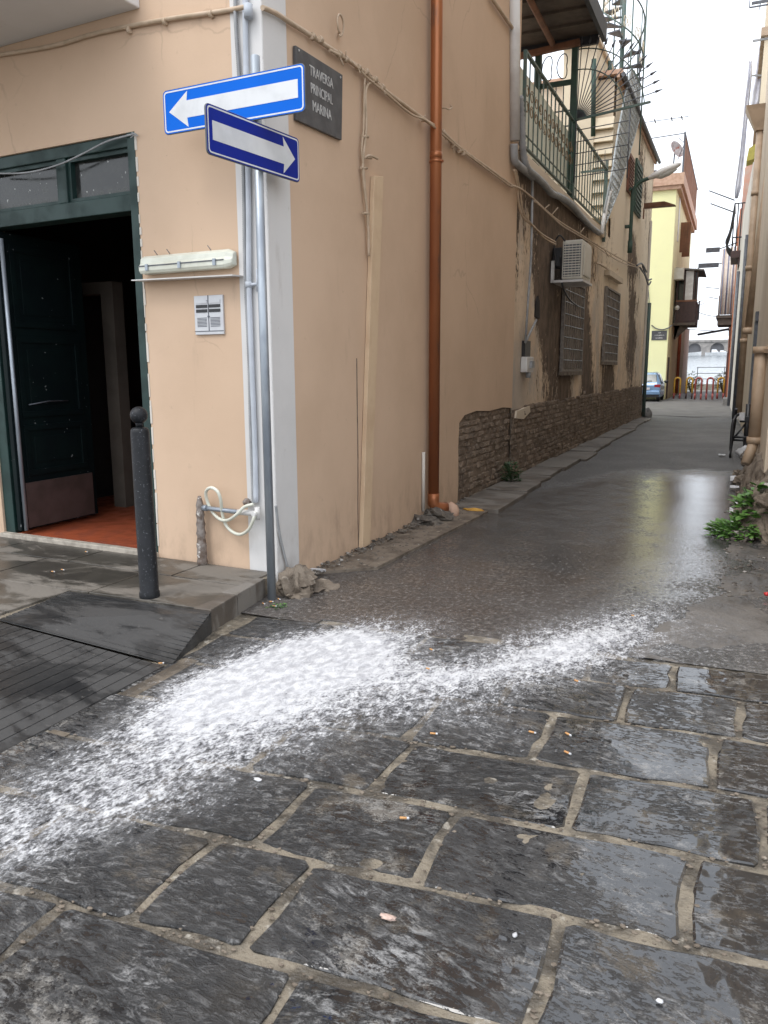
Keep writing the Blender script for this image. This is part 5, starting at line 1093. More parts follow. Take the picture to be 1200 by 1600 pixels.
pn=MB(); pn.box(WF,cx-.26,cx+.26,cy-.085,cy-.06,.58,.69); obj('number_plate',pn,MAT['plate'],car)
b=MB(); b.box(WF,cx-.1,cx+.1,cy-.03,cy+.03,.72,.76); obj('handle',b,MAT['blackp'],car)
# ---- hoop bollards
def hoop(px,py,mat,mat2,lab,w=.30,h=1.12):
    p=G(px,py); t=thing('hoop_bollard',lab,'bollard',p,'hoop bollards across the lane mouth')
    P=[p+np.array([-w/2,0,-.02]),p+np.array([-w/2,0,h-w/2])]+[p+np.array([-w/2*math.cos(a),0,h-w/2+w/2*math.sin(a)]) for a in np.linspace(.2,math.pi-.2,9)]+[p+np.array([w/2,0,h-w/2]),p+np.array([w/2,0,-.02])]
    b=MB(); b.tube(P,.047,10); obj('hoop',b,mat,t)
    for sgn in (-1,1):
        q=p+np.array([sgn*w/2,0,0]); b=MB(); b.tube([q,q+Z3*.30],.0485,10); obj('foot_sleeve',b,mat2,t)
hoop(1057,623,MAT['bolly'],MAT['bollr'],'yellow hoop bollard by the corner of the yellow house')
hoop(1076,623,MAT['bolly'],MAT['brownwood'],'yellow hoop bollard with dark feet next to a red one')
hoop(1090,624,MAT['bollr'],MAT['bollr'],'red hoop bollard beside the yellow one with dark feet')
hoop(1108,624,MAT['bollr'],MAT['bollr'],'red hoop bollard next to the yellow one on the right')
hoop(1125,623,MAT['bolly'],MAT['bollr'],'yellow hoop bollard nearest the grey step block')
b=MB(); p=G(1140,634); b.box(WF,p[0]-.30,p[0]+.45,p[1],p[1]+1.5,-.05,.32); single('step_block',b,MAT['gblock'],'grey stone step block against the wall beside the last bollard','step',bevel=.03)
# ---- quay, sea and the arched sea wall
b=MB(); b.box(WF,-30,30,60.5,63,-.3,.02); struct('quay',b,MAT['quay'])
b=MB(); b.box(WF,-20,20,62.2,62.55,.021,.48); single('quay_parapet',b,MAT['quay'],'low pale concrete parapet at the sea end of the lane','wall')
qr=thing('quay_railing','thin grey railing on the quay at the end of the lane','railing',(-1.5,62.3,.48))
for z in (.85,1.25,1.68): b=MB(); b.tube([(-2.55,62.3,z),(12,62.3,z)],.025,6); obj('rail',b,MAT['irongrey'],qr)
for k in range(9): x=-2.55+k*1.8; b=MB(); b.tube([(x,62.3,.47),(x,62.3,1.72)],.03,6); obj('post',b,MAT['irongrey'],qr)
X,Y=np.meshgrid(np.linspace(-400,400,9),np.r_[63.1,80,120,180,252])
sheet('sea',X,Y,-.5+(Y-63.1)*.0318,MAT['sea'],kind='structure')
AY=255.; az0=Yp(1105,556,AY)[2]; az1=Yp(1105,531,AY)[2]
swl=thing('sea_wall','long grey stone sea wall with blind arches across the water','wall',(0,AY,az0))
xa=Yp(1085,540,AY)[0]; xb_=Yp(1121,540,AY)[0]; pitch=xb_-xa; ra=pitch*.30
arch=[xa+pitch*k for k in range(-8,9)]
for i,xc in enumerate(arch):
    h=(az1-az0); zc=az0+h*.42; zb_=az0+.1; x0,x1=xc-pitch/2,xc+pitch/2
    pts=[(x0,zb_-2),(xc-ra,zb_-2),(xc-ra,zc)]+[(xc-ra*math.cos(a),zc+ra*math.sin(a)*.95) for a in np.linspace(.25,math.pi-.25,9)]+[(xc+ra,zc),(xc+ra,zb_-2),(x1,zb_-2),(x1,az1-.6),(x0,az1-.6)]
    fy_=lambda s,o,z: np.array([s,AY-o,z]); b=MB(); b.prism(fy_,pts,-1.5,0); obj('arch_bay',b,MAT['tuffstone'],swl)
    b=MB(); b.prism(fy_,[(xc-ra-.2,zb_-2),(xc+ra+.2,zb_-2),(xc+ra+.2,az1-.7),(xc-ra-.2,az1-.7)],-2.0,-1.51); obj('arch_back',b,MAT['archdark'],swl)
    b=MB(); b.prism(fy_,[(xc-ra-.0,zb_-2),(xc+ra+.0,zb_-2),(xc+ra+.0,zb_+.3),(xc-ra-.0,zb_+.3)],-1.4,-.8); obj('arch_sill',b,MAT['tuffstone'],swl)
b=MB(); b.box(WF,arch[0]-pitch/2,arch[-1]+pitch/2,AY-.4,AY+1.6,az1-.598,az1); obj('coping',b,MAT['tuffstone'],swl)
b=MB(); random.seed(2)
for k in range(150): b.rock((random.uniform(-60,40),AY-3-random.uniform(0,3),az0-.4),random.uniform(.5,1.2),random.uniform(.5,1),random.uniform(.4,.9),k,8,5,.5,False)
o=obj('rock_armour',b,MAT['tuffstone'],kind='stuff'); tag(o,'band of grey boulders at the foot of the sea wall','rocks')
def boat(px,py,L,lab,cab):
    p=Yp(px,py,AY-8); p[2]=-.5+(AY-8-63.1)*.0318
    t=thing('motor_boat',lab,'boat',p,'boats moored by the sea wall')
    b=MB(); secs=[]
    for u,w,h in ((-.5,.3,.75),(-.3,.42,.75),(0,.45,.8),(.25,.36,.9),(.42,.18,1.0),(.5,.02,1.1)):
        ww=w*L*.34; secs.append([p+np.array([u*L,-ww,h]),p+np.array([u*L,-ww*.6,-.1]),p+np.array([u*L,ww*.6,-.1]),p+np.array([u*L,ww,h])])
    loft(b,secs); obj('hull',b,MAT['boatw'],t)
    if cab:
        b=MB(); b.hexa([p+np.array(v)*L for v in ((-.2,-.1,.13),(.15,-.1,.15),(.15,.1,.15),(-.2,.1,.13),(-.18,-.09,.30),(.02,-.09,.30),(.02,.09,.30),(-.18,.09,.30))]); obj('cabin',b,MAT['boatw'],t)
boat(1118,551,5.5,'white motor boat with cabin in front of the second arch',True); boat(1130,550,4.5,'white cabin boat moored close to the orange house end',True); boat(1081,555,5,'low white open boat moored below the first arch',False)
random.seed(8)
def shrub(cx_,cy_,r,h,lab):
    t=thing('quay_shrub',lab,'shrub',(cx_,cy_,0)); b=MB()
    for k in range(420):
        a=random.uniform(0,6.28);q=r*random.random()**.5; z=h*(.15+.85*random.random()*(1-(q/r)**2*.6)); b.leaf((cx_+q*math.cos(a),cy_+q*math.sin(a),z),(math.cos(a),math.sin(a),random.uniform(.2,1.2)),random.uniform(.14,.26),.035)
    o=obj('foliage',b,MAT['dryleaf'],t); b=MB()
    for k in range(6): a=k; b.tube([(cx_,cy_,0),(cx_+r*.5*math.cos(a),cy_+r*.5*math.sin(a),h*.7)],.02,5)
    obj('stem',b,MAT['wood'],t)
q=G(1083,606); shrub(-2.75,58.2,.75,1.35,'yellowish shrub at the end of the yellow house by the quay'); shrub(-.75,58.5,.6,1.4,'green shrub at the end of the orange house by the quay')
# ================================================================== RIGHT SIDE OF THE LANE
def Rs(px,py,o=0): return RWF.px(px,py,o)
def Rp(px,py,o=0): return RWF.P(px,py,o)
rb=thing('tan_building','tall tan plastered house forming the right side of the lane','building',RWF(8,-2,0))
b=MB(); b.box(RWF,-2.8,17.2,-5,0,-.05,10.5); obj('wall',b,MAT['tan'],rb)
sP=Rs(1182,720)[0]
b=MB(); b.box(RWF,sP-4.2,sP,.001,.10,.25,10.4); obj('pilaster',b,MAT['tan'],rb,bevel=.01)
b=MB(); random.seed(4)
pts=[(0.3,.0)]+[(s,.55+.28*math.sin(s*1.3)+.15*math.sin(s*3.7)) for s in np.arange(.3,17,.4)]+[(17,.0)]
def footsheet():
    ss=np.arange(-.25,5.3,.035); tt=np.linspace(0,1,22); Sg,T=np.meshgrid(ss,tt)
    hgt=(.62+.40*(fbm(Sg*.9,Sg*0,3,3)-.5)*2)*np.clip((5.3-Sg)/1.2,.05,1.)*np.clip((Sg+.3)/.7,.05,1); wid=(.22+.16*(fbm(Sg*1.1,Sg*0+4,5,3)-.5)*2)*np.clip((5.4-Sg)/1.0,.2,1.)*np.clip((Sg+.35)/.6,.15,1)
    wid=np.clip(wid,.05,.6)
    ang=T*math.pi/2; O=wid*np.cos(ang)**.8+.02+.13*(fbm(Sg*4,T*5,7,5)-.5); Zg=hgt*np.sin(ang)**.9-.02+.11*(fbm(Sg*4.3,T*5,17,5)-.5)
    X=RWF.p[0]+RWF.d[0]*Sg+RWF.n[0]*O; Y=RWF.p[1]+RWF.d[1]*Sg+RWF.n[1]*O
    return sheet('rubble_foot',X,Y,Zg,MAT['rockb'],parent=rb)
footsheet()
random.seed(44)
for k in range(46):
    s=random.uniform(-.1,4.8); b=MB(); z=random.uniform(.02,.5); r=random.uniform(.04,.11); b.rock(RWF(s,max(.03,.26*(1-z/.62))+random.uniform(-.02,.05),z),r*1.2,r,r*.75,k,12,8,.55,False); obj('rubble_stone',b,MAT['rockb'] if k%3 else MAT['rockg'],rb)
st_=thing('wall_strip','dark grey metal strip running up the tan wall','strip',Rp(1172,655))
s0=Rs(1172,660)[0]; z1=Rs(1186,487)[1]
b=MB(); b.box(RWF,s0-.18,s0+.18,.0,.06,.1,2.5); b.box(RWF,s0-.22,s0+.14,.0,.06,2.502,z1); obj('strip',b,MAT['irongrey'],st_)
# pipes on the right
d2=thing('downpipe','pale tan drainpipe with a hopper head far along the right wall','downpipe',RWF(13.8,.1,0)); gq=G(1153,664); s2=(gq-RWF.p).dot(RWF.d)
zt2=Yp(1188,205,gq[1])[2]; b=MB(); b.tube([RWF(s2,.07,.3),RWF(s2,.07,zt2)],.10,12); obj('pipe',b,MAT['brown'],d2)
b=MB(); c=RWF(s2,.07,zt2); b.hexa([c+RWF.d*a+RWF.n*o+Z3*z for a,o,z in ((-.14,-.12,0),(.14,-.12,0),(.14,.14,0),(-.14,.14,0),(-.35,-.13,.6),(.35,-.13,.6),(.35,.4,.6),(-.35,.4,.6))]); obj('hopper',b,MAT['brown'],d2)
for f in (.3,.55,.8): b=MB(); z=zt2*f; b.tube([RWF(s2,.07,z-.06),RWF(s2,.07,z+.06)],.12,12); obj('collar',b,MAT['brown'],d2)
b=MB(); p0=Yp(1201,275,20.5); p1=Yp(1169.5,520,21.0); b.tube([p0+(p0-p1)*.3,p1],.10,12); b.tube([p1-Z3*.03,p1+Z3*.12],.13,12); single('slanting_pipe',b,MAT['brown'],'thick brown pipe slanting down the tan wall to a collar','pipe')
d3=thing('wall_pipe','tan drainpipe with a bent foot on the near pilaster of the tan house','downpipe',RWF(sP,.1,0))
s3=Rs(1178,700,.16)[0]; _,za=Rs(1182,552,.16); _,zb_=Rs(1178,730,.16); _,zc_=Rs(1179,688,.16)
b=MB(); b.tube([RWF(s3,.16,za),RWF(s3,.16,zc_)],.075,12); b.tube([RWF(s3,.16,zc_),RWF(s3-.12,.24,max(zb_,.12))],.06,12); obj('pipe',b,MAT['brown'],d3)
b=MB(); b.tube([RWF(s3,.16,za-.03),RWF(s3,.16,za+.05)],.10,12); obj('collar',b,MAT['brown'],d3); b=MB(); b.tube([RWF(s3,.16,zc_-.04),RWF(s3,.16,zc_+.04)],.09,12); obj('collar',b,MAT['brown'],d3); b=MB(); b.bar(RWF(s3,.12,za),RWF(s3-1.2,.05,za-.03),.05,.05); obj('stay_rod',b,MAT['brown'],d3)
# next houses on the right
R2=Frame(RWF(17.2,0,0),(-.45,20,0),-1)
nb_=thing('pale_building','narrow pale plastered house with pipes between the tan and orange houses','building',R2(5,-2,0))
b=MB(); b.box(R2,.02,3.5,-5,.03,-.05,8.5); obj('wall',b,MAT['pale'],nb_); b=MB(); b.box(R2,3.501,19.8,-5,.10,-.05,8.0); obj('rear_wall',b,MAT['pale'],nb_)
b=MB(); b.box(R2,.6,.9,.03,.12,.1,5.2); obj('white_duct',b,MAT['pipewhite'],nb_)
for s,r,m in ((1.4,.05,'irongrey'),(2.2,.04,'greenshut'),(11,.06,'irongrey')): b=MB(); b.tube([R2(s,.16,.05),R2(s,.16,5.5)],r,8); obj('pipe',b,MAT[m],nb_)
ob=thing('orange_building','weathered orange house at the sea end of the right side','building',R2(24,-2,0))
OE=Frame(R2(19.8,0,0),(-.35,20,0),-1)
b=MB(); b.box(OE,.02,14.5,-5,.14,-.05,9.5); obj('wall',b,MAT['orange'],ob)
b=MB(); b.box(OE,0.02,14.5,.141,.17,-.04,2.6); obj('dado',b,simple('dark_red_plaster',(.30,.09,.055),(.22,.07,.045),3,.8),ob)
b=MB(); q0=OE(6,.2,3.6); b.hexa([q0+np.array(v) for v in ((0,0,.25),(-1.7,-.3,-.05),(-1.7,.9,-.05),(0,1.2,.25),(0,0,.33),(-1.7,-.3,.03),(-1.7,.9,.03),(0,1.2,.33))]); single('dark_awning',b,MAT['canopydark'],'thin dark awning sloping out from the orange house','awning')
# balcony with striped awning curtain
zs0=Yp(1140,492,46)[2]; zs1=Yp(1140,388,46)[2]
xw=-.15; x0=Yp(1123,480,46)[0]
bc=thing('striped_balcony','balcony of the orange house hung with a blue striped curtain','balcony',(x0,46,zs0))
b=MB(); b.box(WF,x0-.1,.4,46,49,zs0-.15,zs0); b.box(WF,x0-.02,.4,46.1,48.9,zs0-.5,zs0-.151); obj('slab',b,MAT['canopy'],bc)
b=MB(); n=48; xr=Yp(1157,440,46)[0]
vsA=[]; 
for st_i in range(16):
    u0,u1=st_i/16,(st_i+1)/16; bb=MB(); cols=[]
    for k in range(5):
        u=u0+(u1-u0)*k/4; x=x0+(xr-x0)*u; y=46.02+.05*math.sin(u*40); cols.append(((x,y,zs0+.02),(x,y+.12*math.sin(u*7),zs1+.12*u)))
    vs=[];
    for a,c in cols: vs+= [a,c,(a[0],a[1]+.02,a[2]),(c[0],c[1]+.02,c[2])]
    fs=[]
    for k in range(4):
        i=k*4; fs+= [(i,i+4,i+5,i+1),(i+2,i+3,i+7,i+6),(i+1,i+5,i+7,i+3),(i,i+2,i+6,i+4)]
    bb.add(vs,fs,True); obj('curtain_stripe',bb,MAT['stripe'] if st_i%4==1 else MAT['stripew'],bc)
b=MB(); b.box(WF,x0-.03,x0+.0,46.1,49,zs0+.02,zs0+1.0); obj('side_rail',b,MAT['irongrey'],bc)
for i,(py,L) in enumerate(((392,.75),(416,1.05))):
    z=Yp(1120,py,46)[2]; b=MB(); b.box(WF,x0-L*1.1,x0-.15,46.3,46.5,z,z+.22); b.bar((x0-.15,46.4,z+.15),(xr,46.4,z+.5),.05,.05); single('awning_bar',b,MAT['irongrey'],('upper' if i==0 else 'lower')+' dark bar sticking out beside the striped curtain','bar')
for (xa_,ya_),(xb2,yb2),w_ in (((1103,449),(1124,451),'upper'),((1107,464),(1122,467),'lower')): b=MB(); b.tube([Yp(xa_,ya_,46.5),Yp(xb2,yb2,46.5)],.02,5); single('drying_rod',b,MAT['irongrey'],w_+' thin drying rod beside the foot of the striped curtain','rod')
# upper balcony nearer
ub=thing('iron_balcony','black iron balcony high on the right wall above the striped one','balcony',Yp(1160,395,38))
BY=38.; p0=Yp(1142,392,BY); p1=Yp(1176,392,BY); zt_=Yp(1145,318,BY)[2]; zf=p0[2]
b=MB(); b.box(WF,p0[0],p1[0]+.4,BY,BY+2.6,zf-.28,zf); b.box(WF,p0[0]+.3,p1[0]+.4,BY+.1,BY+2.5,zf-.55,zf-.281); obj('slab',b,MAT['brownwood'],ub)
for k in range(7): x=p0[0]+.03+(p1[0]-p0[0])*k/6; b=MB(); b.tube([(x,BY+.05,zf),(x,BY+.05,zt_)],.028,6); obj('baluster',b,MAT['blackp'],ub)
for k in range(1,8): y=BY+.05+k*.33; b=MB(); P=[(p0[0]+.03,y,zf),(p0[0]-.22,y,zf+.35),(p0[0]-.1,y,zf+.9),(p0[0]+.03,y,zt_)]; b.tube(smooth_path(P,4),.022,6); obj('bowed_baluster',b,MAT['blackp'],ub)
for z in (zt_,zf+.55): b=MB(); b.tube([(p1[0],BY+.05,z),(p0[0]+.03,BY+.05,z),(p0[0]+.03,BY+2.5,z)],.03,6); obj('rail',b,MAT['blackp'],ub)
b=MB(); P=[(p0[0]+.03,BY+.05,zf),(p0[0]-.22,BY+.05,zf+.35),(p0[0]-.08,BY+.05,zf+.9),(p0[0]+.03,BY+.05,zt_)]; b.tube(smooth_path(P,5),.035,6); obj('corner_scroll',b,MAT['blackp'],ub)
b=MB(); b.box(WF,p0[0]+.75,p0[0]+1.05,BY+.2,BY+.5,zf,zf+1.3); single('balcony_crate',b,MAT['gblock'],'grey stacked crate standing on the black iron balcony','crate')
b=MB(); q=Yp(1150,375,BY+.9)
b.hexa([np.array(v) for v in [Yp(1154,372,BY+1),Yp(1160,372,BY+1),Yp(1160,372,BY+1.1),Yp(1154,372,BY+1.1),Yp(1164,262,BY+1),Yp(1178,250,BY+1),Yp(1178,250,BY+1.1),Yp(1164,262,BY+1.1)]]); single('pink_curtain',b,simple('pink_cloth',(.72,.42,.34),(.66,.5,.44),3,.9),'faded pink curtain hanging behind the black iron balcony','curtain')
for i,(a,c) in enumerate((((1108,298),(1148,313)),((1110,318),(1148,332)))):
    b=MB(); b.tube([Yp(*a,BY+.3),Yp(*c,BY+.3)],.028,6); single('laundry_pole',b,MAT['irongrey'],('upper' if i==0 else 'lower')+' thin grey pole sticking out from the black iron balcony','pole')
def hung(name,pts,y,mat,lab,cat):
    b=MB(); n=len(pts); vs=[]
    m=7
    for (xa_,xb2,py) in pts:
        for k in range(m):
            p=Yp(xa_+(xb2-xa_)*k/(m-1),py,y); p[1]+=.10*math.sin(k*2.1+py*.02); vs.append(p)
    o=len(vs); vs+= [v+np.array([0,.03,0]) for v in vs]; fs=[]
    for i in range(n-1):
        for k in range(m-1): a=i*m+k; fs+= [(a,a+1,a+m+1,a+m),(o+a,o+a+m,o+a+m+1,o+a+1)]
    for i in range(n-1): fs+= [(i*m,i*m+m,o+i*m+m,o+i*m),(i*m+m-1,o+i*m+m-1,o+i*m+2*m-1,i*m+2*m-1)]
    fs+= [(k,o+k,o+k+1,k+1) for k in range(m-1)]+[((n-1)*m+k,(n-1)*m+k+1,o+(n-1)*m+k+1,o+(n-1)*m+k) for k in range(m-1)]
    b.add(vs,fs,True); single(name,b,mat,lab,cat)
hung('hanging_cloth',[(1169,1176,95),(1168,1175,120),(1163,1171,160),(1160,1167,200),(1156,1164,240),(1152,1161,270),(1149,1159,290),(1148,1153,310)],BY+.2,MAT['cloth'],'long narrow white cloth hanging above the black iron balcony','cloth')
hung('laundry_cloth',[(1186,1189,72),(1182,1192,100),(1178,1193,130),(1175,1191,145),(1174,1190,155),(1173,1189,160),(1176,1180,169)],34,MAT['cloth'],'white cloth with a grey hem hanging from a line high on the right','cloth')
b=MB(); P=[Yp(x,y,36) for x,y in ((1166,252),(1170,232),(1184,222),(1184,246))]; b.add(P+[p+np.array([0,.9,0]) for p in P],[(0,1,2,3),(7,6,5,4),(0,4,5,1),(1,5,6,2),(2,6,7,3),(3,7,4,0)]); single('olive_awning',b,MAT['awning'],'small olive yellow awning under the roof edge on the right','awning')
# tall far right block seen at the top edge
tr=thing('cream_tower','tall cream building just entering the frame at the upper right','building',Yp(1200,40,30))
q=Yp(1196,44,30); b=MB(); b.box(WF,q[0],q[0]+6,30,44,9,q[2]+4); obj('wall',b,MAT['cream'],tr)
b=MB(); b.box(WF,q[0]-.12,q[0]+6,29.88,44.1,q[2]-.25,q[2]); obj('cornice',b,MAT['brown'],tr)
b=MB(); z=q[2]; p=Yp(1171,12,29.5); b.bar(p,(q[0]+.2,29.5,p[2]),.04,.04); b.bar(p,p+Z3*.5,.03,.03); p2=Yp(1188,3,29.5); b.bar(p2-np.array([.25,0,0]),p2+np.array([.25,0,0]),.05,.08); b.bar(p2,p2-Z3*.22,.03,.03); single('clothes_bracket',b,MAT['irongrey'],'thin grey bracket sticking out at the top right','bracket')
b=MB(); p=Yp(1176,64,30); b.bar(p,Yp(1202,60,30),.06,.06); p=Yp(1175,118,32); b.bar(p,Yp(1204,118,32),.05,.05); single('line_poles',b,MAT['greyplastic'],'pair of grey poles holding the laundry line at the upper right','pole')
b=MB(); p=Yp(1199,130,33); b.bar(p,Yp(1195,172,33),.09,.09); single('red_post',b,MAT['orangepipe'],'short red post beside the hopper at the upper right','post')
# wires across the lane
for pa_,pb_,lab in (((1072,514,50),(1155,515,50),'thin dark wire strung level across the lane before the sea'),((1080,483,48),(1122,495,48),'thin sagging wire between the enclosed balcony and the striped one')):
    b=MB(); A_w=Yp(*pa_);B_w=Yp(*pb_); b.tube([A_w+(B_w-A_w)*t-Z3*.08*math.sin(math.pi*t) for t in np.linspace(0,1,12)],.018,5); single('overhead_wire',b,MAT['irongrey'],lab,'wire')
b=MB(); A_w=LW.P(1003,192,-.5); b.tube([A_w,A_w+np.array([1.4,0,0.02])],.012,5)
for t in (.4,.9,1.2): b.tube([A_w+np.array([t,-.2,0]),A_w+np.array([t,.2,.0])],.02,5)
single('roof_aerial',b,MAT['irongrey'],'thin aerial rod pointing out from the far roof edge','aerial')
b=MB(); p=Yp(1092,500,47); b.tube([Yp(1093,470,47),Yp(1091,500,47)],.04,6); b.tube([Yp(1086,475,47),Yp(1100,468,47)],.015,5); b.tube([Yp(1086,480,47),Yp(1102,473,47)],.015,5); single('drying_rack',b,MAT['irongrey'],'thin drying rack and dark rag beside the enclosed balcony','clothes rack')
b=MB(); p=Yp(1139,522,52); b.tube([p-Z3*.1,Yp(1139,505,52),Yp(1141,503,52)],.02,5); single('wall_hook',b,MAT['irongrey'],'small bent rod on the orange house wall','rod')
# ---- folding walker frame left against the wall
wk=thing('walking_frame','black folded walker frame with small wheels against the right wall','walker',G(1152,716))
wp=G(1152,716); wp=wp+np.array([0.05,0,.02])
def wpt(x,y,z): return wp+np.array([x,y,z])
b=MB(); 
for sgn,x in ((-1,-.17),(1,.24)):
    b.tube(smooth_path([wpt(x,0,.06),wpt(x,.02,.55),wpt(x+.04,.1,.72),wpt(x+.1,.2,.76)],5),.026,8)
    b.tube(smooth_path([wpt(x,.45,.06),wpt(x+.03,.3,.5),wpt(x+.04,.2,.76),wpt(x+.04,.15,.86)],5),.024,8)
b.tube([wpt(.07,.1,.08),wpt(.07,.1,.95)],.045,8); obj('frame',b,MAT['blackp'],wk)
b=MB(); b.box(lambda a,c,d: wpt(a,c,d),-.06,.32,.05,.40,.62,.74); obj('seat_pad',b,MAT['blackp'],wk,bevel=.02)
b=MB(); b.tube([wpt(-.17,.03,.36),wpt(.24,.03,.36)],.022,8); obj('cross_bar',b,MAT['blackp'],wk); b=MB(); b.tube([wpt(-.17,.35,.28),wpt(.24,.35,.28)],.022,8); b.tube([wpt(-.16,.02,.3),wpt(.06,.1,.62)],.018,6); obj('cross_bar',b,MAT['blackp'],wk)
b=MB(); b.box(lambda a,c,d: wpt(a,c,d),-.07,.02,.02,.05,.66,.80); obj('white_tag',b,MAT['paper'],wk)
for x,y in ((-.17,0),(.24,0),(-.17,.45),(.24,.45)):
    b=MB(); b.lathe(wpt(x-.02,y,.07),[(.03,0),(.085,.0),(.085,.04),(.03,.04)],14,axis=(1,0,0)); obj('wheel',b,MAT['tyre'],wk)
    b=MB(); b.lathe(wpt(x-.025,y,.07),[(.01,0),(.045,.0),(.045,.05),(.01,.05)],10,axis=(1,0,0)); obj('hub',b,MAT['paper'],wk)
b=MB(); b.rock(wpt(.15,.05,.08),.24,.2,.13,41,14,9,.5); single('white_bag',b,MAT['paper'],'crumpled white plastic bag under the walker frame','bag')
b=MB(); b.rock(G(1174,727,.02)+np.array([0,0,.06]),.13,.1,.09,44,12,8,.5); single('blue_bag',b,simple('blue_white_litter',(.5,.54,.6),(.15,.17,.22),14,.5),'crumpled pale blue plastic litter by the pipe foot','litter')
b=MB(); c=G(1172,770,0); b.rock(c+np.array([.10,0,.16]),.20,.22,.34,52,16,11,.25); single('guard_stone',b,MAT['gblock'],'dark grey rounded guard stone leaning at the right wall foot','stone')
b=MB(); c=G(1190,838,0); b.rock(c+np.array([.14,.2,.06]),.20,.24,.26,57,22,14,.6); single('plinth_stone',b,MAT['rockb'],'big rough brown stone at the right wall foot behind the weeds','stone')
# litter in the gutter
random.seed(12)
for i,(x,y,r,l) in enumerate(((1162,790,.10,'flat white paper litter nearest the grey guard stone'),(1158,802,.12,'crumpled white paper with red print in the gutter'),(1163,811,.11,'white plastic scrap lying above the weeds'),(1156,820,.09,'torn white wrapper on the gutter edge beside the weeds'),(1160,752,.16,'flattened pale carton below the guard stone'),(1153,764,.10,'thin cream scrap on the asphalt edge'),(1128,712,.06,'small white paper scrap on the asphalt near the walker'))):
    p=G(x,y,.02); b=MB(); m=6; vs=[]
    for a in range(m):
        for c in range(m): vs.append(p+np.array([(a/(m-1)-.5)*r*2,(c/(m-1)-.5)*r*2.4+random.uniform(-.02,.02),.015+random.uniform(0,.05)*r*5]))
    fs=[(a*m+c,a*m+c+1,a*m+m+c+1,a*m+m+c) for a in range(m-1) for c in range(m-1)]
    o=len(vs); vs+= [v-Z3*.004 for v in vs]; fs+= [tuple(o+k for k in f[::-1]) for f in fs]
    b.add(vs,fs); single('litter',b,MAT['paper'],l,'litter','litter in the right gutter')
b=MB(); b.rock(G(1198,928,.04),.018,.018,.014,3); single('bottle_top',b,MAT['redlit'],'small red plastic bottle top on the concrete at the right edge','bottle top')
b=MB(); b.rock(G(740,799,.02)+Z3*.015,.11,.035,.025,3,12,7,.5); single('foam_scrap',b,MAT['ochrelit'],'orange yellow foam scrap on the kerb beyond the downpipe','litter')
b=MB(); p=G(496,893,.04); b.hexa([p+np.array(v) for v in ((-.06,-.02,0),(.06,.0,0),(.06,.03,0),(-.06,.02,0),(-.06,-.02,.02),(.06,.0,.02),(.06,.03,.02),(-.06,.02,.02))]); single('white_scrap',b,MAT['paper'],'white plastic scrap at the wall foot near the white corner','litter')
# weeds
def weed(c,r,h,n,L,mat,lab,w=.25,cat='weed'):
    t=thing('weed',lab,cat,c); b=MB(); c=np.array(c)
    for k in range(n):
        a=random.uniform(0,6.28);q=r*random.random()**.6; z=h*random.random()*(1-.5*q/r); LL=L*random.uniform(.6,1.3)
        b.leaf(c+np.array([q*math.cos(a),q*math.sin(a),z]),(math.cos(a+random.uniform(-.8,.8)),math.sin(a+random.uniform(-.8,.8)),random.uniform(-.1,1.0)),LL,LL*w)
    obj('leaves',b,mat,t); b=MB()
    for k in range(9): a=random.uniform(0,6.28); b.tube([c,c+np.array([r*.4*math.cos(a),r*.4*math.sin(a),h*.5]),c+np.array([r*.8*math.cos(a),r*.8*math.sin(a),h*.8])],.004,5)
    obj('stalks',b,MAT['leafdark'],t)
random.seed(21)
weed(G(1157,838,0),.28,.17,420,.085,MAT['leaf'],'low bright green weed growing at the edge of the lane on the right')
weed(G(1182,822,.08),.20,.46,190,.12,MAT['leaf'],'taller broad leaved weed climbing the rubble on the right',.36)
weed(LW(5.85,.16,.05),.12,.34,150,.08,MAT['leafdark'],'small dark fern growing at the foot of the brick band')
weed(G(425,948,0)+np.array([.05,.0,0]),.07,.02,30,.02,MAT['leaf'],'tiny tuft of moss at the base of the sign post')
weed(wpt(.33,.5,.0),.14,.5,70,.1,MAT['leaf'],'pale green weed behind the walker frame')
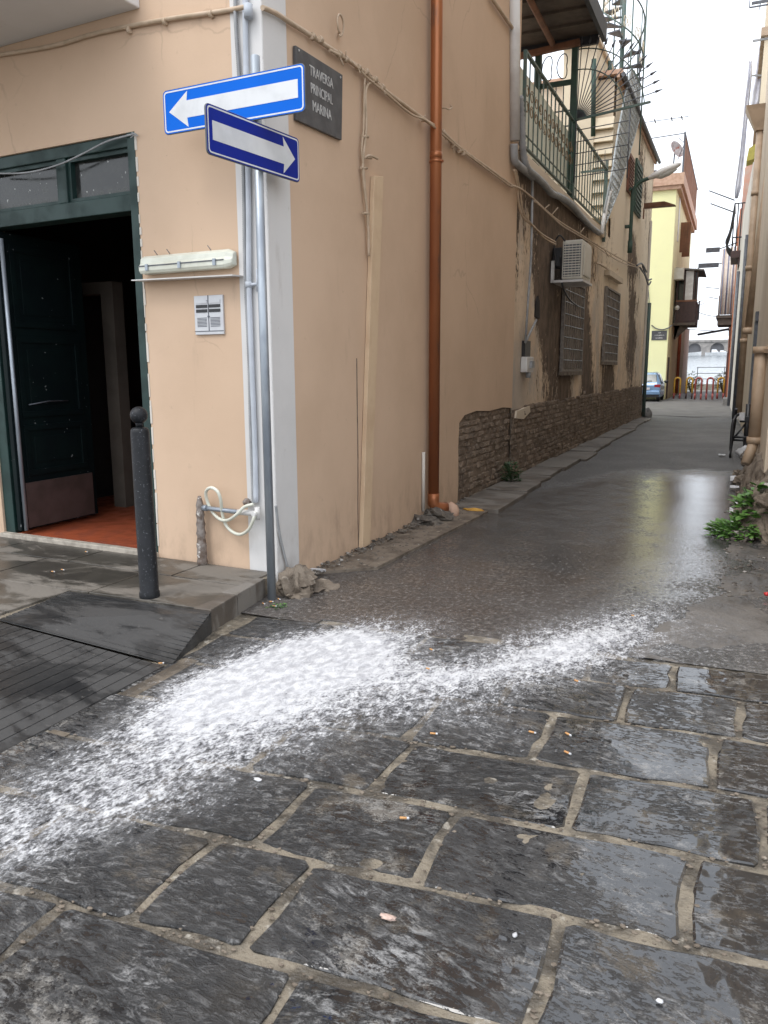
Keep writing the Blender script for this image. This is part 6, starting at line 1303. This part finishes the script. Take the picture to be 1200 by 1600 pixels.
# cigarette ends and crumbs on the paving
random.seed(31)
def butt(x,y,L,lab,z=.012,first=[None]):
    p=G(x,y,z); a=random.uniform(-.6,.6); d=np.array([math.cos(a),math.sin(a),0])
    t=thing('cigarette_end',lab,'cigarette end',p,'cigarette ends dropped on the street'); b=MB(); b.tube([p-d*L*.5,p+d*L*.25],.0045,8); obj('filter',b,MAT['butt'],t)
    b=MB(); b.tube([p+d*L*.25,p+d*L*.5],.0047,8); obj('paper_end',b,MAT['paper'],t)
for x,y,lab in ((888,1147,'orange cigarette end on the pale patch of paving on the right'),(887,1176,'orange cigarette end below the pale patch of paving'),(832,1144,'short cigarette end in the joint left of the pale patch'),(678,1146,'cigarette end at the lower edge of the foam'),(902,1064,'cigarette end under the right arm of the foam'),(675,1015,'cigarette end at the inner notch of the foam'),(670,1045,'cigarette end lying in the thin foam'),(632,1278,'cigarette end on dark paving beside a joint')):
    butt(x,y,.034,lab)
for x,y,l in ((412,943,'cigarette end left of the foot of the sign post'),(424,940,'cigarette end touching the foot of the sign post'),(429,947,'cigarette end in the moss at the sign post foot'),(436,936,'cigarette end between the sign post and the corner stone')): butt(x,y,.03,l)
for x,y,l in ((83,893,'left one of two cigarette ends on the sidewalk slabs'),(98,890,'right one of two cigarette ends on the sidewalk slabs'),(135,862,'cigarette end by the threshold of the open door')): butt(x,y,.03,l,.152)
butt(252,1036,.03,'cigarette end at the bottom tip of the grooved ramp',.02); butt(990,962,.03,'cigarette end standing in the head of the foam',.03)
b=MB(); p=G(606,1433,.012); b.rock(p,.022,.010,.005,3,12,8,.8); single('paper_scrap',b,simple('peach_paper',(.6,.45,.38),(.5,.36,.3),30,.8),'crumpled peach paper scrap on the dark foreground paving','litter')
b=MB(); p=G(403,1218,.012); b.rock(p,.020,.010,.006,5,10,6,.5); single('pebble',b,MAT['paper'],'flat white pebble on the paving under the foam edge','pebble')
b=MB(); p=G(805,1461,.01); b.rock(p,.008,.012,.005,6,8,5,.5); single('white_crumb',b,MAT['paper'],'white crumb on the paving left of the lower joint','litter')
b=MB(); p=G(1030,1564,.01); b.rock(p,.010,.007,.005,7,8,5,.5); single('white_crumb',b,MAT['paper'],'white crumb on the wet paving at the lower right','litter')
for o in list(S.objects):
    if o.type=='EMPTY' and not o.children and not o.get('category'): bpy.data.objects.remove(o)
